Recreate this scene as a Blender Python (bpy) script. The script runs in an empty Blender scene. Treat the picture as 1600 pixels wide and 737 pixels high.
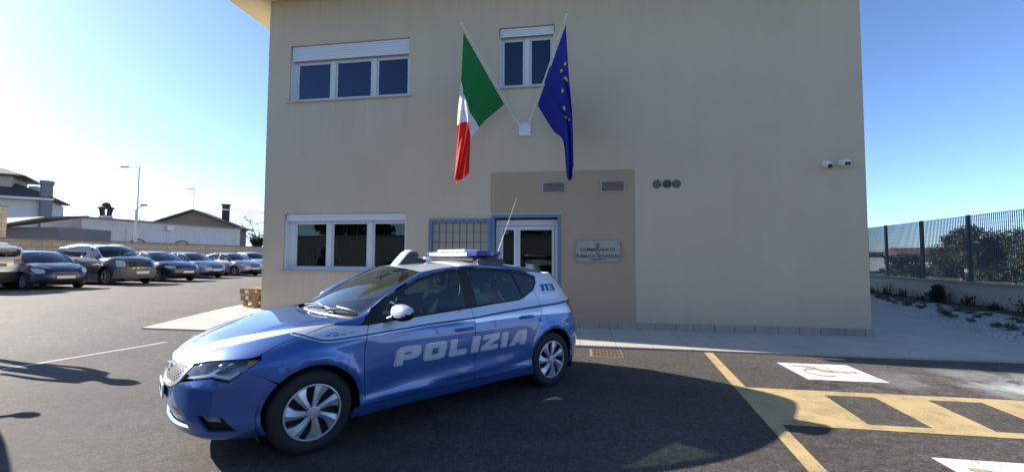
import bpy, bmesh, math, random
import numpy as np
from mathutils import Vector, Matrix
from mathutils.geometry import delaunay_2d_cdt
random.seed(7)
sc = bpy.context.scene
COL = sc.collection
R = math.radians
# world frame: X along the police station's facade, Y away from the viewer (facade at Y = 0), Z up

# ---------------------------------------------------------------- camera
B_ = -0.15541; FPX = 672.3; PITCH = 0.0496; ROLL = -0.00414
cam = bpy.data.objects.new('camera', bpy.data.cameras.new('camera')); COL.objects.link(cam)
fwd0 = Vector((math.sin(B_), math.cos(B_), 0)); right0 = Vector((math.cos(B_), -math.sin(B_), 0)); up0 = Vector((0, 0, 1))
fw = fwd0*math.cos(PITCH)+up0*math.sin(PITCH); upv = up0*math.cos(PITCH)-fwd0*math.sin(PITCH)
cr_, sr_ = math.cos(ROLL), math.sin(ROLL)
Rx = right0*cr_-upv*sr_; Ux = right0*sr_+upv*cr_
cam.matrix_world = Matrix(((Rx.x, Ux.x, -fw.x, 0), (Rx.y, Ux.y, -fw.y, -9.2447), (Rx.z, Ux.z, -fw.z, 1.4985), (0, 0, 0, 1)))
cam.data.sensor_width = 36; cam.data.lens = 36*FPX/1600; cam.data.clip_end = 6000; cam.data.clip_start = .05
sc.camera = cam

# ---------------------------------------------------------------- light
SUN_EL = R(26.2); SUN_AZ = math.pi-R(10.2)              # direction towards the sun, anticlockwise from +X
sd = Vector((math.cos(SUN_AZ)*math.cos(SUN_EL), math.sin(SUN_AZ)*math.cos(SUN_EL), math.sin(SUN_EL)))
sun = bpy.data.objects.new('sun', bpy.data.lights.new('sun', 'SUN')); COL.objects.link(sun)
sun.data.energy = 5.0; sun.data.angle = R(.5); sun.data.color = (1, .93, .83)
sun.rotation_euler = sd.to_track_quat('Z', 'Y').to_euler()
w = bpy.data.worlds.new('World'); sc.world = w; w.use_nodes = True
nt = w.node_tree; sky = nt.nodes.new('ShaderNodeTexSky'); sky.sky_type = 'NISHITA'; sky.sun_disc = False
sky.sun_elevation = SUN_EL; sky.sun_rotation = math.pi/2-SUN_AZ
sky.air_density = .62; sky.dust_density = .35; sky.ozone_density = 4.2; sky.altitude = 50
bg = nt.nodes['Background']; nt.links.new(sky.outputs[0], bg.inputs[0]); bg.inputs[1].default_value = .125
sc.view_settings.view_transform = 'Standard'; sc.view_settings.look = 'None'; sc.view_settings.gamma = 1
sc.view_settings.exposure = 1.22
sc.cycles.max_bounces = 8; sc.cycles.transparent_max_bounces = 24; sc.cycles.use_denoising = True
sc.cycles.caustics_reflective = False; sc.cycles.caustics_refractive = False
sc.cycles.sample_clamp_indirect = 6

# ---------------------------------------------------------------- materials
MATS = {}
def srgb(r, g, b):
    return tuple(((v/255)/12.92 if v/255 <= .04045 else ((v/255+.055)/1.055)**2.4) for v in (r, g, b))
class NB:
    """small node-building helper"""
    def __init__(s, name):
        s.m = bpy.data.materials.new(name); s.m.use_nodes = True; s.t = s.m.node_tree
        s.b = s.t.nodes['Principled BSDF']; s.out = s.t.nodes['Material Output']
    def n(s, kind, **kw):
        nd = s.t.nodes.new(kind)
        for k, v in kw.items():
            if k.startswith('i_'): nd.inputs[int(k[2:]) if k[2:].isdigit() else k[2:]].default_value = v
            else: setattr(nd, k, v)
        return nd
    def l(s, a, b): s.t.links.new(a, b)
    def coord(s, kind='Object', scale=None):
        c = s.n('ShaderNodeTexCoord').outputs[kind]
        if scale:
            mp = s.n('ShaderNodeMapping'); mp.inputs['Scale'].default_value = scale; s.l(c, mp.inputs[0]); c = mp.outputs[0]
        return c
    def noise(s, c, scale, detail=4, rough=.55, dist=0):
        nd = s.n('ShaderNodeTexNoise'); nd.inputs['Scale'].default_value = scale; nd.inputs['Detail'].default_value = detail
        nd.inputs['Roughness'].default_value = rough; nd.inputs['Distortion'].default_value = dist
        s.l(c, nd.inputs['Vector']); return nd.outputs['Fac']
    def ramp(s, f, stops, interp='LINEAR'):
        nd = s.n('ShaderNodeValToRGB'); nd.color_ramp.interpolation = interp; el = nd.color_ramp.elements
        while len(el) > 1: el.remove(el[-1])
        el[0].position = stops[0][0]; el[0].color = (*stops[0][1], 1) if len(stops[0][1]) == 3 else stops[0][1]
        for p, c in stops[1:]:
            e = el.new(p); e.color = (*c, 1)
        s.l(f, nd.inputs[0]); return nd.outputs[0]
    def mix(s, f, a, b, mode='MIX'):
        nd = s.n('ShaderNodeMix'); nd.data_type = 'RGBA'; nd.blend_type = mode
        for src, i in ((f, 0), (a, 6), (b, 7)):
            if hasattr(src, 'is_output'): s.l(src, nd.inputs[i])
            elif i == 0: nd.inputs[0].default_value = src
            else: nd.inputs[i].default_value = (*src, 1)
        return nd.outputs[2]
    def math(s, op, a, b=0, c=0, clamp=False):
        nd = s.n('ShaderNodeMath'); nd.operation = op; nd.use_clamp = clamp
        for src, i in ((a, 0), (b, 1), (c, 2)):
            if hasattr(src, 'is_output'): s.l(src, nd.inputs[i])
            else: nd.inputs[i].default_value = src
        return nd.outputs[0]
    def bump(s, h, strength=.3, dist=.01):
        nd = s.n('ShaderNodeBump'); nd.inputs['Strength'].default_value = strength; nd.inputs['Distance'].default_value = dist
        s.l(h, nd.inputs['Height']); s.l(nd.outputs[0], s.b.inputs['Normal']); return nd
def mat(name, col=(.5, .5, .5), rough=.6, metal=0, coat=0, var=0, vs=3, bump=0, bs=40, spec=.5, emit=None, es=0):
    if name in MATS: return MATS[name]
    k = NB(name); b = k.b
    b.inputs['Base Color'].default_value = (*col, 1); b.inputs['Roughness'].default_value = rough
    b.inputs['Metallic'].default_value = metal; b.inputs['Coat Weight'].default_value = coat; b.inputs['Coat Roughness'].default_value = .04
    b.inputs['Specular IOR Level'].default_value = spec
    if emit: b.inputs['Emission Color'].default_value = (*emit, 1); b.inputs['Emission Strength'].default_value = es
    if var or bump:
        c = k.coord()
        if var:
            f = k.noise(c, vs, 6, .65); f = k.math('MULTIPLY_ADD', f, 2*var, 1-var)
            mx = k.n('ShaderNodeVectorMath'); mx.operation = 'SCALE'; mx.inputs[0].default_value = col; k.l(f, mx.inputs[3]); k.l(mx.outputs[0], b.inputs['Base Color'])
        if bump: k.bump(k.noise(c, bs, 6, .7), bump, .01)
    MATS[name] = k.m; return k.m
def glass(name, tint=(.8, .85, .8), refl=1.0, rough=.0, gain=1.7):
    """thin pane: tinted see-through plus a Fresnel reflection"""
    if name in MATS: return MATS[name]
    k = NB(name); k.t.nodes.remove(k.b)
    tr = k.n('ShaderNodeBsdfTransparent'); tr.inputs[0].default_value = (*tint, 1)
    gl = k.n('ShaderNodeBsdfGlossy'); gl.inputs['Roughness'].default_value = rough; gl.inputs[0].default_value = (*(refl if isinstance(refl, tuple) else (refl, refl, refl)), 1)
    lw = k.n('ShaderNodeFresnel'); lw.inputs[0].default_value = 1.52
    f = k.math('MULTIPLY', lw.outputs[0], gain, clamp=True)
    # the back side of a pane uses the inverse index; treat both faces alike
    geo = k.n('ShaderNodeNewGeometry'); ior = k.math('MULTIPLY_ADD', geo.outputs['Backfacing'], 1/1.52-1.52, 1.52); k.l(ior, lw.inputs[0])
    mx = k.n('ShaderNodeMixShader'); k.l(f, mx.inputs[0]); k.l(tr.outputs[0], mx.inputs[1]); k.l(gl.outputs[0], mx.inputs[2])
    k.l(mx.outputs[0], k.out.inputs[0]); MATS[name] = k.m; return k.m

# ---------------------------------------------------------------- scene-graph helpers
def tag(o, label=None, cat=None, group=None, kind=None):
    if label: o['label'] = label
    if cat: o['category'] = cat
    if group: o['group'] = group
    if kind: o['kind'] = kind
    return o
def empty(name, loc=(0, 0, 0), rz=0, **kw):
    o = bpy.data.objects.new(name, None); COL.objects.link(o); o.location = loc; o.rotation_euler = (0, 0, rz); o.empty_display_size = .2
    return tag(o, **kw)
def link_mesh(name, V, F, m, parent=None, smooth=False, N=None, uv=None, loc=None, rz=0):
    me = bpy.data.meshes.new(name); me.from_pydata([tuple(map(float, v)) for v in V], [], [tuple(map(int, f)) for f in F])
    if isinstance(m, (list, tuple)):
        for q in m: me.materials.append(q)
    else: me.materials.append(m)
    me.validate(clean_customdata=False)
    if smooth or N is not None: me.polygons.foreach_set('use_smooth', [True]*len(me.polygons))
    if uv is not None:
        ul = me.uv_layers.new(name='UVMap'); idx = np.zeros(len(me.loops), int); me.loops.foreach_get('vertex_index', idx)
        ul.data.foreach_set('uv', np.asarray(uv, float)[idx].ravel())
    if N is not None: me.normals_split_custom_set_from_vertices([tuple(map(float, n)) for n in N])
    o = bpy.data.objects.new(name, me); COL.objects.link(o)
    if parent: o.parent = parent
    if loc: o.location = loc
    if rz: o.rotation_euler = (0, 0, rz)
    return o
class MB:
    """collects boxes, tubes, lathes ... and links them as one mesh object"""
    def __init__(s): s.V = []; s.F = []; s.M = []; s.mi = 0
    def add(s, V, F):
        n = len(s.V); s.V += [tuple(v) for v in V]; s.F += [tuple(i+n for i in f) for f in F]; s.M += [s.mi]*len(F); return s
    def box(s, x0, x1, y0, y1, z0, z1, M=None):
        V = [Vector((x, y, z)) for z in (z0, z1) for y in (y0, y1) for x in (x0, x1)]
        if M: V = [M @ v for v in V]
        return s.add(V, [(0, 2, 3, 1), (4, 5, 7, 6), (0, 1, 5, 4), (2, 6, 7, 3), (0, 4, 6, 2), (1, 3, 7, 5)])
    def bbox(s, x0, x1, y0, y1, z0, z1, bv=.01, M=None):
        """box with chamfered edges"""
        bm = bmesh.new(); bmesh.ops.create_cube(bm, size=1)
        for v in bm.verts: v.co = Vector(((x0+x1)/2+v.co.x*(x1-x0), (y0+y1)/2+v.co.y*(y1-y0), (z0+z1)/2+v.co.z*(z1-z0)))
        bmesh.ops.bevel(bm, geom=bm.edges[:], offset=bv, segments=2, affect='EDGES')
        V = [(M @ v.co) if M else v.co.copy() for v in bm.verts]; bm.verts.index_update()
        F = [tuple(v.index for v in f.verts) for f in bm.faces]; bm.free(); return s.add(V, F)
    def bar(s, a, b, w, h=None, up=(0, 0, 1)):
        a = Vector(a); b = Vector(b); d = (b-a).normalized(); u = Vector(up)
        if abs(d.dot(u)) > .98: u = Vector((1, 0, 0))
        r = d.cross(u).normalized(); u = r.cross(d); h = h or w
        V = [p+r*sx*w/2+u*sz*h/2 for p in (a, b) for sz in (-1, 1) for sx in (-1, 1)]
        return s.add(V, [(0, 1, 3, 2), (4, 6, 7, 5), (0, 4, 5, 1), (2, 3, 7, 6), (0, 2, 6, 4), (1, 5, 7, 3)])
    def tube(s, pts, r, n=8, cap=True):
        pts = [Vector(p) for p in pts]; rs = r if isinstance(r, (list, tuple)) else [r]*len(pts); V = []; F = []
        for i, p in enumerate(pts):
            d = (pts[min(i+1, len(pts)-1)]-pts[max(i-1, 0)]).normalized(); u = Vector((0, 0, 1)) if abs(d.z) < .9 else Vector((1, 0, 0))
            a = d.cross(u).normalized(); b = a.cross(d)
            for k in range(n):
                t = 2*math.pi*k/n; V.append(p+(a*math.cos(t)+b*math.sin(t))*rs[i])
        for i in range(len(pts)-1):
            for k in range(n):
                k2 = (k+1) % n; F.append((i*n+k, i*n+k2, (i+1)*n+k2, (i+1)*n+k))
        if cap: F += [tuple(range(n))[::-1], tuple((len(pts)-1)*n+k for k in range(n))]
        return s.add(V, F)
    def lathe(s, prof, n=48, M=None, close=False):
        """prof: list of (radius, height) round the local Y axis"""
        V = []; F = []; m = len(prof)
        for k in range(n):
            t = 2*math.pi*k/n
            for r, h in prof: V.append(Vector((r*math.cos(t), h, r*math.sin(t))))
        for k in range(n):
            k2 = (k+1) % n
            for j in range(m-1): F.append((k*m+j, k*m+j+1, k2*m+j+1, k2*m+j))
        if M: V = [M @ v for v in V]
        return s.add(V, F)
    def prism(s, pts, y0, y1, M=None):
        """polygon (x, z) extruded along y"""
        n = len(pts); V = [Vector((x, y, z)) for y in (y0, y1) for x, z in pts]
        if M: V = [M @ v for v in V]
        F = [tuple(range(n)), tuple(range(2*n-1, n-1, -1))]+[(i, i+n, (i+1) % n+n, (i+1) % n) for i in range(n)]
        return s.add(V, F)
    def build(s, name, m, parent=None, smooth=False, loc=None, rz=0, bevel=0, auto=None):
        me = bpy.data.meshes.new(name); me.from_pydata([tuple(v) for v in s.V], [], s.F)
        for q in (m if isinstance(m, (list, tuple)) else [m]): me.materials.append(q)
        if isinstance(m, (list, tuple)): me.polygons.foreach_set('material_index', s.M)
        bm = bmesh.new(); bm.from_mesh(me); bmesh.ops.recalc_face_normals(bm, faces=bm.faces[:]); bm.to_mesh(me); bm.free()
        if smooth:
            me.polygons.foreach_set('use_smooth', [True]*len(me.polygons))
            me.set_sharp_from_angle(angle=R(auto or 40))
        o = bpy.data.objects.new(name, me); COL.objects.link(o)
        if parent: o.parent = parent
        if loc: o.location = loc
        if rz: o.rotation_euler = (0, 0, rz)
        if bevel:
            md = o.modifiers.new('bevel', 'BEVEL'); md.width = bevel; md.segments = 2; md.limit_method = 'ANGLE'
        return o
def copy_tree(o, parent=None):
    c = o.copy(); COL.objects.link(c)
    if parent: c.parent = parent
    for ch in list(o.children): copy_tree(ch, c)
    return c

# ---------------------------------------------------------------- polygons in a surface's own coordinates
def dens(poly, step):
    out = []
    for i, a in enumerate(poly):
        b = poly[(i+1) % len(poly)]; d = math.hypot(b[0]-a[0], b[1]-a[1]); n = max(1, int(math.ceil(d/step)))
        for k in range(n): out.append((a[0]+(b[0]-a[0])*k/n, a[1]+(b[1]-a[1])*k/n))
    return out
def inside(P, poly):
    x, y = P[:, 0], P[:, 1]; c = np.zeros(len(P), bool); q = np.array(poly); j = len(q)-1
    for i in range(len(q)):
        xi, yi = q[i]; xj, yj = q[j]
        if yi != yj:
            c ^= ((yi > y) != (yj > y)) & (x < (xj-xi)*(y-yi)/(yj-yi)+xi)
        j = i
    return c
def bdist(P, poly):
    d = np.full(len(P), 1e9); q = np.array(poly)
    for i in range(len(q)):
        a = q[i]; b = q[(i+1) % len(q)]; ab = b-a; L = ab@ab+1e-12
        t = np.clip(((P-a)@ab)/L, 0, 1); d = np.minimum(d, np.hypot(*(P-a-t[:, None]*ab).T))
    return d
def patch(poly, fn, sgn=1, holes=(), step=.04, off=0.0, skirt=.012, mirror=None, uvf=None, bstep=None):
    """triangulated polygon laid on the surface fn(a, b); returns vertices, faces, normals, (a, b)"""
    bstep = bstep or step
    loops = [dens(poly, bstep)]+[dens(h, bstep) for h in holes]
    pts = []; edges = []
    for L in loops:
        n0 = len(pts); pts += L; edges += [(n0+i, n0+(i+1) % len(L)) for i in range(len(L))]
    q = np.array(loops[0]); x0, y0 = q.min(0); x1, y1 = q.max(0)
    gx, gy = np.meshgrid(np.arange(x0+step*.5, x1, step), np.arange(y0+step*.5, y1, step)); gx = gx+(np.arange(gx.shape[0]) % 2)[:, None]*step*.5
    G = np.stack([gx.ravel(), gy.ravel()], 1)
    if len(G):
        k = inside(G, loops[0]) & (bdist(G, loops[0]) > step*.4)
        for h in loops[1:]: k &= ~inside(G, h) & (bdist(G, h) > step*.4)
        G = G[k]
    allp = [Vector(p) for p in pts]+[Vector(g) for g in G]
    rv, re_, rf, *_ = delaunay_2d_cdt(allp, edges, [], 0, 1e-6)
    P = np.array([tuple(v) for v in rv]); T = np.array([f for f in rf if len(f) == 3])
    C = P[T].mean(1); k = inside(C, loops[0])
    for h in loops[1:]: k &= ~inside(C, h)
    T = T[k]
    V = fn(P[:, 0], P[:, 1]); e = 2e-3
    du = fn(P[:, 0]+e, P[:, 1])-fn(P[:, 0]-e, P[:, 1]); dv = fn(P[:, 0], P[:, 1]+e)-fn(P[:, 0], P[:, 1]-e)
    N = np.cross(du, dv)*sgn; N /= np.linalg.norm(N, axis=1)[:, None]+1e-12
    V = V+N*off
    gn = np.cross(V[T[:, 1]]-V[T[:, 0]], V[T[:, 2]]-V[T[:, 0]]); fl = (gn*N[T[:, 0]]).sum(1) < 0
    T[fl] = T[fl][:, ::-1]
    F = [tuple(t) for t in T]; Vl = list(V); Nl = list(N); A = list(P)
    if skirt:
        cnt = {}
        for t in T:
            for a, b in ((t[0], t[1]), (t[1], t[2]), (t[2], t[0])):
                cnt[(a, b)] = cnt.get((a, b), 0)+1
        for (a, b) in [k for k in cnt if (k[1], k[0]) not in cnt]:
            pa, pb = V[a], V[b]; t = pb-pa; ns = np.cross(t, N[a]); ns /= np.linalg.norm(ns)+1e-12
            n0 = len(Vl); Vl += [pa, pb, pb-N[b]*skirt, pa-N[a]*skirt]; Nl += [ns]*4; A += [P[a], P[b], P[b], P[a]]
            F.append((n0, n0+3, n0+2, n0+1))
    Vl = np.array(Vl); Nl = np.array(Nl); A = np.array(A)
    return finish(Vl, F, Nl, A, mirror)
def finish(V, F, N, A, mirror):
    if mirror is None: return V, F, N, A
    Vm = V*[1, -1, 1]; Nm = N*[1, -1, 1]; n = len(V); Fm = [tuple(f[::-1]) for f in F]
    if mirror == 'only': return Vm, Fm, Nm, A
    return np.r_[V, Vm], F+[tuple(i+n for i in f) for f in Fm], np.r_[N, Nm], np.r_[A, A]
def gridpatch(fn, a0, a1, na, b0, b1, nb, sgn=1, off=0, mirror=None, skirt=0):
    a, b = np.meshgrid(np.linspace(a0, a1, na), np.linspace(b0, b1, nb), indexing='ij'); a = a.ravel(); b = b.ravel(); e = 2e-3
    V = fn(a, b); lo = np.clip(a-e, min(a0, a1), max(a0, a1)); hi = np.clip(a+e, min(a0, a1), max(a0, a1))
    bl = np.clip(b-e, min(b0, b1), max(b0, b1)); bh = np.clip(b+e, min(b0, b1), max(b0, b1))
    N = np.cross(fn(hi, b)-fn(lo, b), fn(a, bh)-fn(a, bl))*sgn; N /= np.linalg.norm(N, axis=1)[:, None]+1e-12
    V = V+N*off; F = []
    for i in range(na-1):
        for j in range(nb-1):
            q = (i*nb+j, (i+1)*nb+j, (i+1)*nb+j+1, i*nb+j+1)
            g = np.cross(V[q[1]]-V[q[0]], V[q[2]]-V[q[0]])
            F.append(q if g@N[q[0]] > 0 else q[::-1])
    return finish(V, F, N, np.stack([a, b], 1), mirror)
def put(name, res, m, parent=None):
    V, F, N, A = res; return link_mesh(name, V, F, m, parent, N=N, uv=A)
def join(*rs):
    V = []; F = []; N = []; A = []; n = 0
    for v, f, nn, a in rs:
        V.append(v); N.append(nn); A.append(a); F += [tuple(i+n for i in q) for q in f]; n += len(v)
    return np.concatenate(V), F, np.concatenate(N), np.concatenate(A)
# ---------------------------------------------------------------- car body shape (numpy)
class Sp:
    """smooth monotone interpolation through points, vectorised"""
    def __init__(s, xs, ys):
        o = np.argsort(xs); s.x = np.array(xs, float)[o]; s.y = np.array(ys, float)[o]
        h = np.diff(s.x); d = np.diff(s.y)/h; n = len(s.x); m = np.zeros(n)
        for i in range(1, n-1):
            if d[i-1]*d[i] > 0:
                w1 = 2*h[i]+h[i-1]; w2 = h[i]+2*h[i-1]
                m[i] = (w1+w2)/(w1/d[i-1]+w2/d[i])
        m[0] = d[0]; m[-1] = d[-1]
        s.m = m
    def __call__(s, v):
        v = np.asarray(v, float); i = np.clip(np.searchsorted(s.x, v)-1, 0, len(s.x)-2)
        h = s.x[i+1]-s.x[i]; t = np.clip((v-s.x[i])/h, 0, 1)
        return ((2*t**3-3*t**2+1)*s.y[i]+(t**3-2*t**2+t)*h*s.m[i]
                + (-2*t**3+3*t**2)*s.y[i+1]+(t**3-t**2)*h*s.m[i+1])
def sms(v, a, b):
    t = np.clip((np.asarray(v, float)-a)/(b-a), 0, 1); return t*t*(3-2*t)

LEON = dict(
 X0=1.20,
 front=[(0,1),(.15,.997),(.32,.978),(.50,.935),(.66,.865),(.79,.765),(.885,.63),(.945,.46),(.983,.24),(1,0)],
 rear=[(0,1),(.2,.998),(.45,.975),(.68,.92),(.83,.82),(.925,.66),(.975,.42),(1,0)],
 XF=[(.15,2.02),(.20,2.085),(.27,2.145),(.34,2.172),(.42,2.178),(.50,2.175),(.58,2.165),(.65,2.142),(.70,2.115),(.76,2.06),(.82,1.97),(.9,1.8),(1.45,1.4)],
 XR=[(.15,-1.93),(.22,-1.98),(.32,-2.03),(.45,-2.065),(.6,-2.065),(.68,-2.045),(.74,-2.0),(.85,-1.985),(.95,-1.965),(1.02,-1.92),(1.12,-1.86),(1.22,-1.78),(1.30,-1.70),(1.36,-1.6),(1.45,-1.45)],
 W=[(.15,.80),(.20,.845),(.26,.880),(.31,.893),(.38,.882),(.46,.890),(.58,.903),(.68,.906),(.76,.903),(.83,.892),(.90,.872),(.95,.845),(1.0,.812),(1.1,.768),(1.2,.720),(1.3,.668),(1.38,.618),(1.45,.55)],
 ZS=[(.6,.985),(.9,.968),(1.2,.942),(1.45,.908),(1.65,.868),(1.85,.812),(1.98,.765),(2.06,.728),(2.12,.705)],
 ZC=[(.9,1.02),(1.15,.985),(1.45,.945),(1.7,.895),(1.9,.835),(2.03,.775),(2.12,.715)],
)
class Body:
    def __init__(s, P):
        s.P = P; s.X0 = P['X0']
        for k in ('XF','XR','W','ZS','ZC'):
            setattr(s, k, Sp([a for a, b in P[k]], [b for a, b in P[k]]))
        def arc(pts, L, w):
            p = np.array(pts, float)*[L, w]; return np.r_[0, np.cumsum(np.hypot(*np.diff(p, axis=0).T))]
        wmax = float(s.W(.6)); a = arc(P['front'], float(s.XF(.6))-s.X0, wmax); s.Lf = a[-1]
        s.xi = Sp(a, [q[0] for q in P['front']]); s.eta = Sp(a, [q[1] for q in P['front']])
        a = arc(P['rear'], -s.X0-float(s.XR(.6)), wmax); s.Lr = a[-1]
        s.xir = Sp(a, [q[0] for q in P['rear']]); s.etar = Sp(a, [q[1] for q in P['rear']])
        s.umax = s.X0+s.Lf; s.umin = -s.X0-s.Lr
    def xu(s, u, z):
        u = np.asarray(u, float); z = np.asarray(z, float)
        f = np.clip(u-s.X0, 0, s.Lf); r = np.clip(-s.X0-u, 0, s.Lr)
        x = np.where(u > s.X0, s.X0+(s.XF(z)-s.X0)*s.xi(f), np.where(u < -s.X0, -s.X0+(s.XR(z)+s.X0)*s.xir(r), u))
        e = np.where(u > s.X0, s.eta(f), np.where(u < -s.X0, s.etar(r), 1.0))
        return x, e
    def U(s, u, z):
        u, z = np.broadcast_arrays(np.asarray(u, float), np.asarray(z, float))
        x, e = s.xu(u, z)
        wd = s.W(z)
        wf = np.where(z > .74, float(s.W(.74)), wd)
        zs = s.ZS(x); k = np.clip((z-(zs-.17))/.17, 0, 1.3)
        wf = wf-.165*k**2.3
        m = sms(u, .70, 1.12)
        w = wd*(1-m)+wf*m
        # front of the greenhouse narrows a little
        w = w-.03*sms(u, .2, 1.0)*sms(z, .93, 1.1)*(1-m)
        side = (np.abs(u) < 1.75)
        fl = 0
        for xc in (1.318, -1.318):                      # wheel-arch lips
            d = np.hypot(u-xc, z-.33); fl = fl+.012*np.exp(-((d-.385)/.035)**2)+.010*np.exp(-((np.maximum(d-.38,0))/.12)**2)*(z<.8)
        # door feature lines
        zc1 = .845+.0+(.9-u)*.028                        # shoulder crease over the handles
        t1 = sms(u, 1.25, .8)*sms(u, -1.75, -1.2)
        fl = fl+t1*(.009*np.exp(-np.maximum(zc1-z, 0)/.05)*(z < zc1)+.009*np.exp(-np.maximum(z-zc1, 0)/.018)*(z >= zc1))
        zc2 = .335+(.777-u)*.040                         # lower crease, rising rearwards
        t2 = sms(u, .95, .45)*sms(u, -.95, -.6)
        fl = fl+t2*(.020*np.exp(-((z-zc2)/.028)**2)*(z < zc2)+.020*np.exp(-((z-zc2)/.075)**2)*(z >= zc2)-.004)
        y = e*w+fl*np.where(np.abs(u)<s.X0, 1, e**3)
        return np.stack([x, y, z], -1)
    # ---- bonnet
    def setup(s, ucorner=1.98, u0=.99):
        us = np.linspace(u0, ucorner, 40)
        z = np.array([s.ztop(u) for u in us]); E = s.U(us, z)
        r = np.linspace(0, 1, 40)
        s.yE = Sp(r, E[:, 1]); s.zE = Sp(r, E[:, 2]); s.xE = Sp(r, E[:, 0]); s.E0 = E[0]; s.E1 = E[-1]
        un = np.linspace(ucorner, s.umax, 30); zn = np.array([s.ztop(u) for u in un]); N = s.U(un, zn)
        q = N[:, 1]/E[-1, 1]
        s.xN = Sp(q[::-1], N[::-1, 0]); s.zN = Sp(q[::-1], N[::-1, 2])
    def ztop(s, u):
        z = .9
        for _ in range(60):
            x, _e = s.xu(u, z); z = .5*z+.5*float(s.ZS(x))
        return z
    def cowl(s, q):
        q = np.abs(q); return s.E0[0]+(1.13-s.E0[0])*(1-q**2.2)
    def HD(s, r, q):
        r, q = np.broadcast_arrays(np.asarray(r, float), np.asarray(q, float)); a = np.abs(q)
        g = (s.xE(r)-s.E0[0])/(s.E1[0]-s.E0[0])
        xc = s.cowl(a); x = xc+g*(s.xN(np.clip(a, 0, 1))-xc); y = q*s.yE(r)
        zl = s.ZC(x); ze = s.zE(r)
        def base(r_, x_, ze_):
            return ze_+(s.ZC(x_)-ze_)*(1-a**2.4)
        z = base(r, x, ze)
        zend = base(1, s.xN(np.clip(a, 0, 1)), s.zE(1.0))
        z = z+(s.zN(np.clip(a, 0, 1))-zend)*sms(r, .35, 1.0)
        qr = .80-.36*r; z = z+.010*sms(a, qr+.10, qr-.02)*sms(r,1.0,.8)*sms(r,0,.1)
        return np.stack([x, y, z], -1)
    # ---- windscreen and roof
    def WS(s, q, t):
        q, t = np.broadcast_arrays(np.asarray(q, float), np.asarray(t, float)); a2 = q*q
        B = np.stack([1.085-.165*a2, .705*q, .992-.018*a2], -1)
        T = np.stack([.34-.085*a2, .565*q, 1.398-.045*a2], -1)
        t_ = t[..., None]
        P = B*(1-t_)+T*t_
        b = 4*t*(1-t)
        P = P+np.stack([.012*b, .012*b*q, .026*b*(1-.3*a2)], -1)
        return P
    def RF(s, l, q):
        l, q = np.broadcast_arrays(np.asarray(l, float), np.asarray(q, float)); a2 = q*q
        x0 = .34-.085*a2; x1 = -1.42+.04*a2; x = x0+(x1-x0)*l
        ye = .565+.03*np.sin(np.pi*np.clip(l*1.15, 0, 1))-.03*l
        zc = 1.398+.062*(1-(1-np.clip(l/.48, 0, 1))**2)-.075*np.clip((l-.48)/.52, 0, 1)**2
        fall = .045+.0*l
        z = zc-fall*np.abs(q)**2.2
        return np.stack([x, ye*q, z], -1)
    def railA(s, l):
        l = np.asarray(l, float); t = np.clip(l/.42, 0, 1); l2 = np.clip((l-.42)/.58, 0, 1)
        A = s.WS(1.0, t); R = s.RF(l2, 1.0); return np.where((l < .42)[..., None], A, R)
    def railB(s, l):
        l = np.asarray(l, float)
        L = [0,.07,.13,.22,.34,.42,.52,.64,.78,.9,1.0]
        u = Sp(L, [1.15,.965,.83,.68,.47,.31,.02,-.33,-.75,-1.09,-1.39])(l)
        z = Sp(L, [.946,.932,1.040,1.147,1.250,1.305,1.368,1.390,1.372,1.335,1.318])(l)
        return s.U(u, z)
    def RAIL(s, l, m):
        l, m = np.broadcast_arrays(np.asarray(l, float), np.asarray(m, float))
        A = s.railA(l); B = s.railB(l); m_ = m[..., None]
        P = A*(1-m_)+B*m_
        b = 4*m*(1-m)*.016
        return P+np.stack([.25*b, .75*b, .65*b], -1)
# ---------------------------------------------------------------- cars: shared materials
def curve_node(k, val, pts, x0, x1, y0, y1):
    fc = k.n('ShaderNodeFloatCurve'); c = fc.mapping.curves[0]
    P = sorted(((x-x0)/(x1-x0), (y-y0)/(y1-y0)) for x, y in pts)
    while len(c.points) > 2: c.points.remove(c.points[-1])
    c.points[0].location = P[0]; c.points[1].location = P[-1]
    for p in P[1:-1]: c.points.new(*p)
    for p in c.points: p.handle_type = 'VECTOR'
    fc.mapping.use_clip = False; fc.mapping.update()
    k.l(k.math('MULTIPLY_ADD', val, 1/(x1-x0), -x0/(x1-x0), clamp=True), fc.inputs['Value'])
    return k.math('MULTIPLY_ADD', fc.outputs[0], (y1-y0), y0)
def paint(k, col):
    b = k.b; b.inputs['Roughness'].default_value = .38; b.inputs['Metallic'].default_value = .4; b.inputs['Coat Weight'].default_value = 1.0; b.inputs['Coat Roughness'].default_value = .03
    b.inputs['Specular IOR Level'].default_value = .5
    if hasattr(col, 'is_output'): k.l(col, b.inputs['Base Color'])
    else: b.inputs['Base Color'].default_value = (*col, 1)
PBLUE = (.038, .120, .36); PWHITE = (.70, .74, .78); PNAVY = (.012, .045, .17)
k = NB('police_livery'); uv = k.n('ShaderNodeUVMap'); uv.uv_map = 'UVMap'; sp = k.n('ShaderNodeSeparateXYZ'); k.l(uv.outputs[0], sp.inputs[0])
u_, z_ = sp.outputs[0], sp.outputs[1]
lo = curve_node(k, u_, [(-2.75,.82),(-1.735,.828),(-1.14,.851),(-.58,.853),(-.195,.848),(-.185,.870),(.345,.866),(.549,.855),(.882,.842),(1.043,.835),(1.15,.8295),(1.218,.829),(1.28,.835),(1.349,.850),(1.476,.877),(1.62,.899),(1.66,1.3),(2.75,1.3)], -2.75, 2.75, .5, 1.5)
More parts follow.
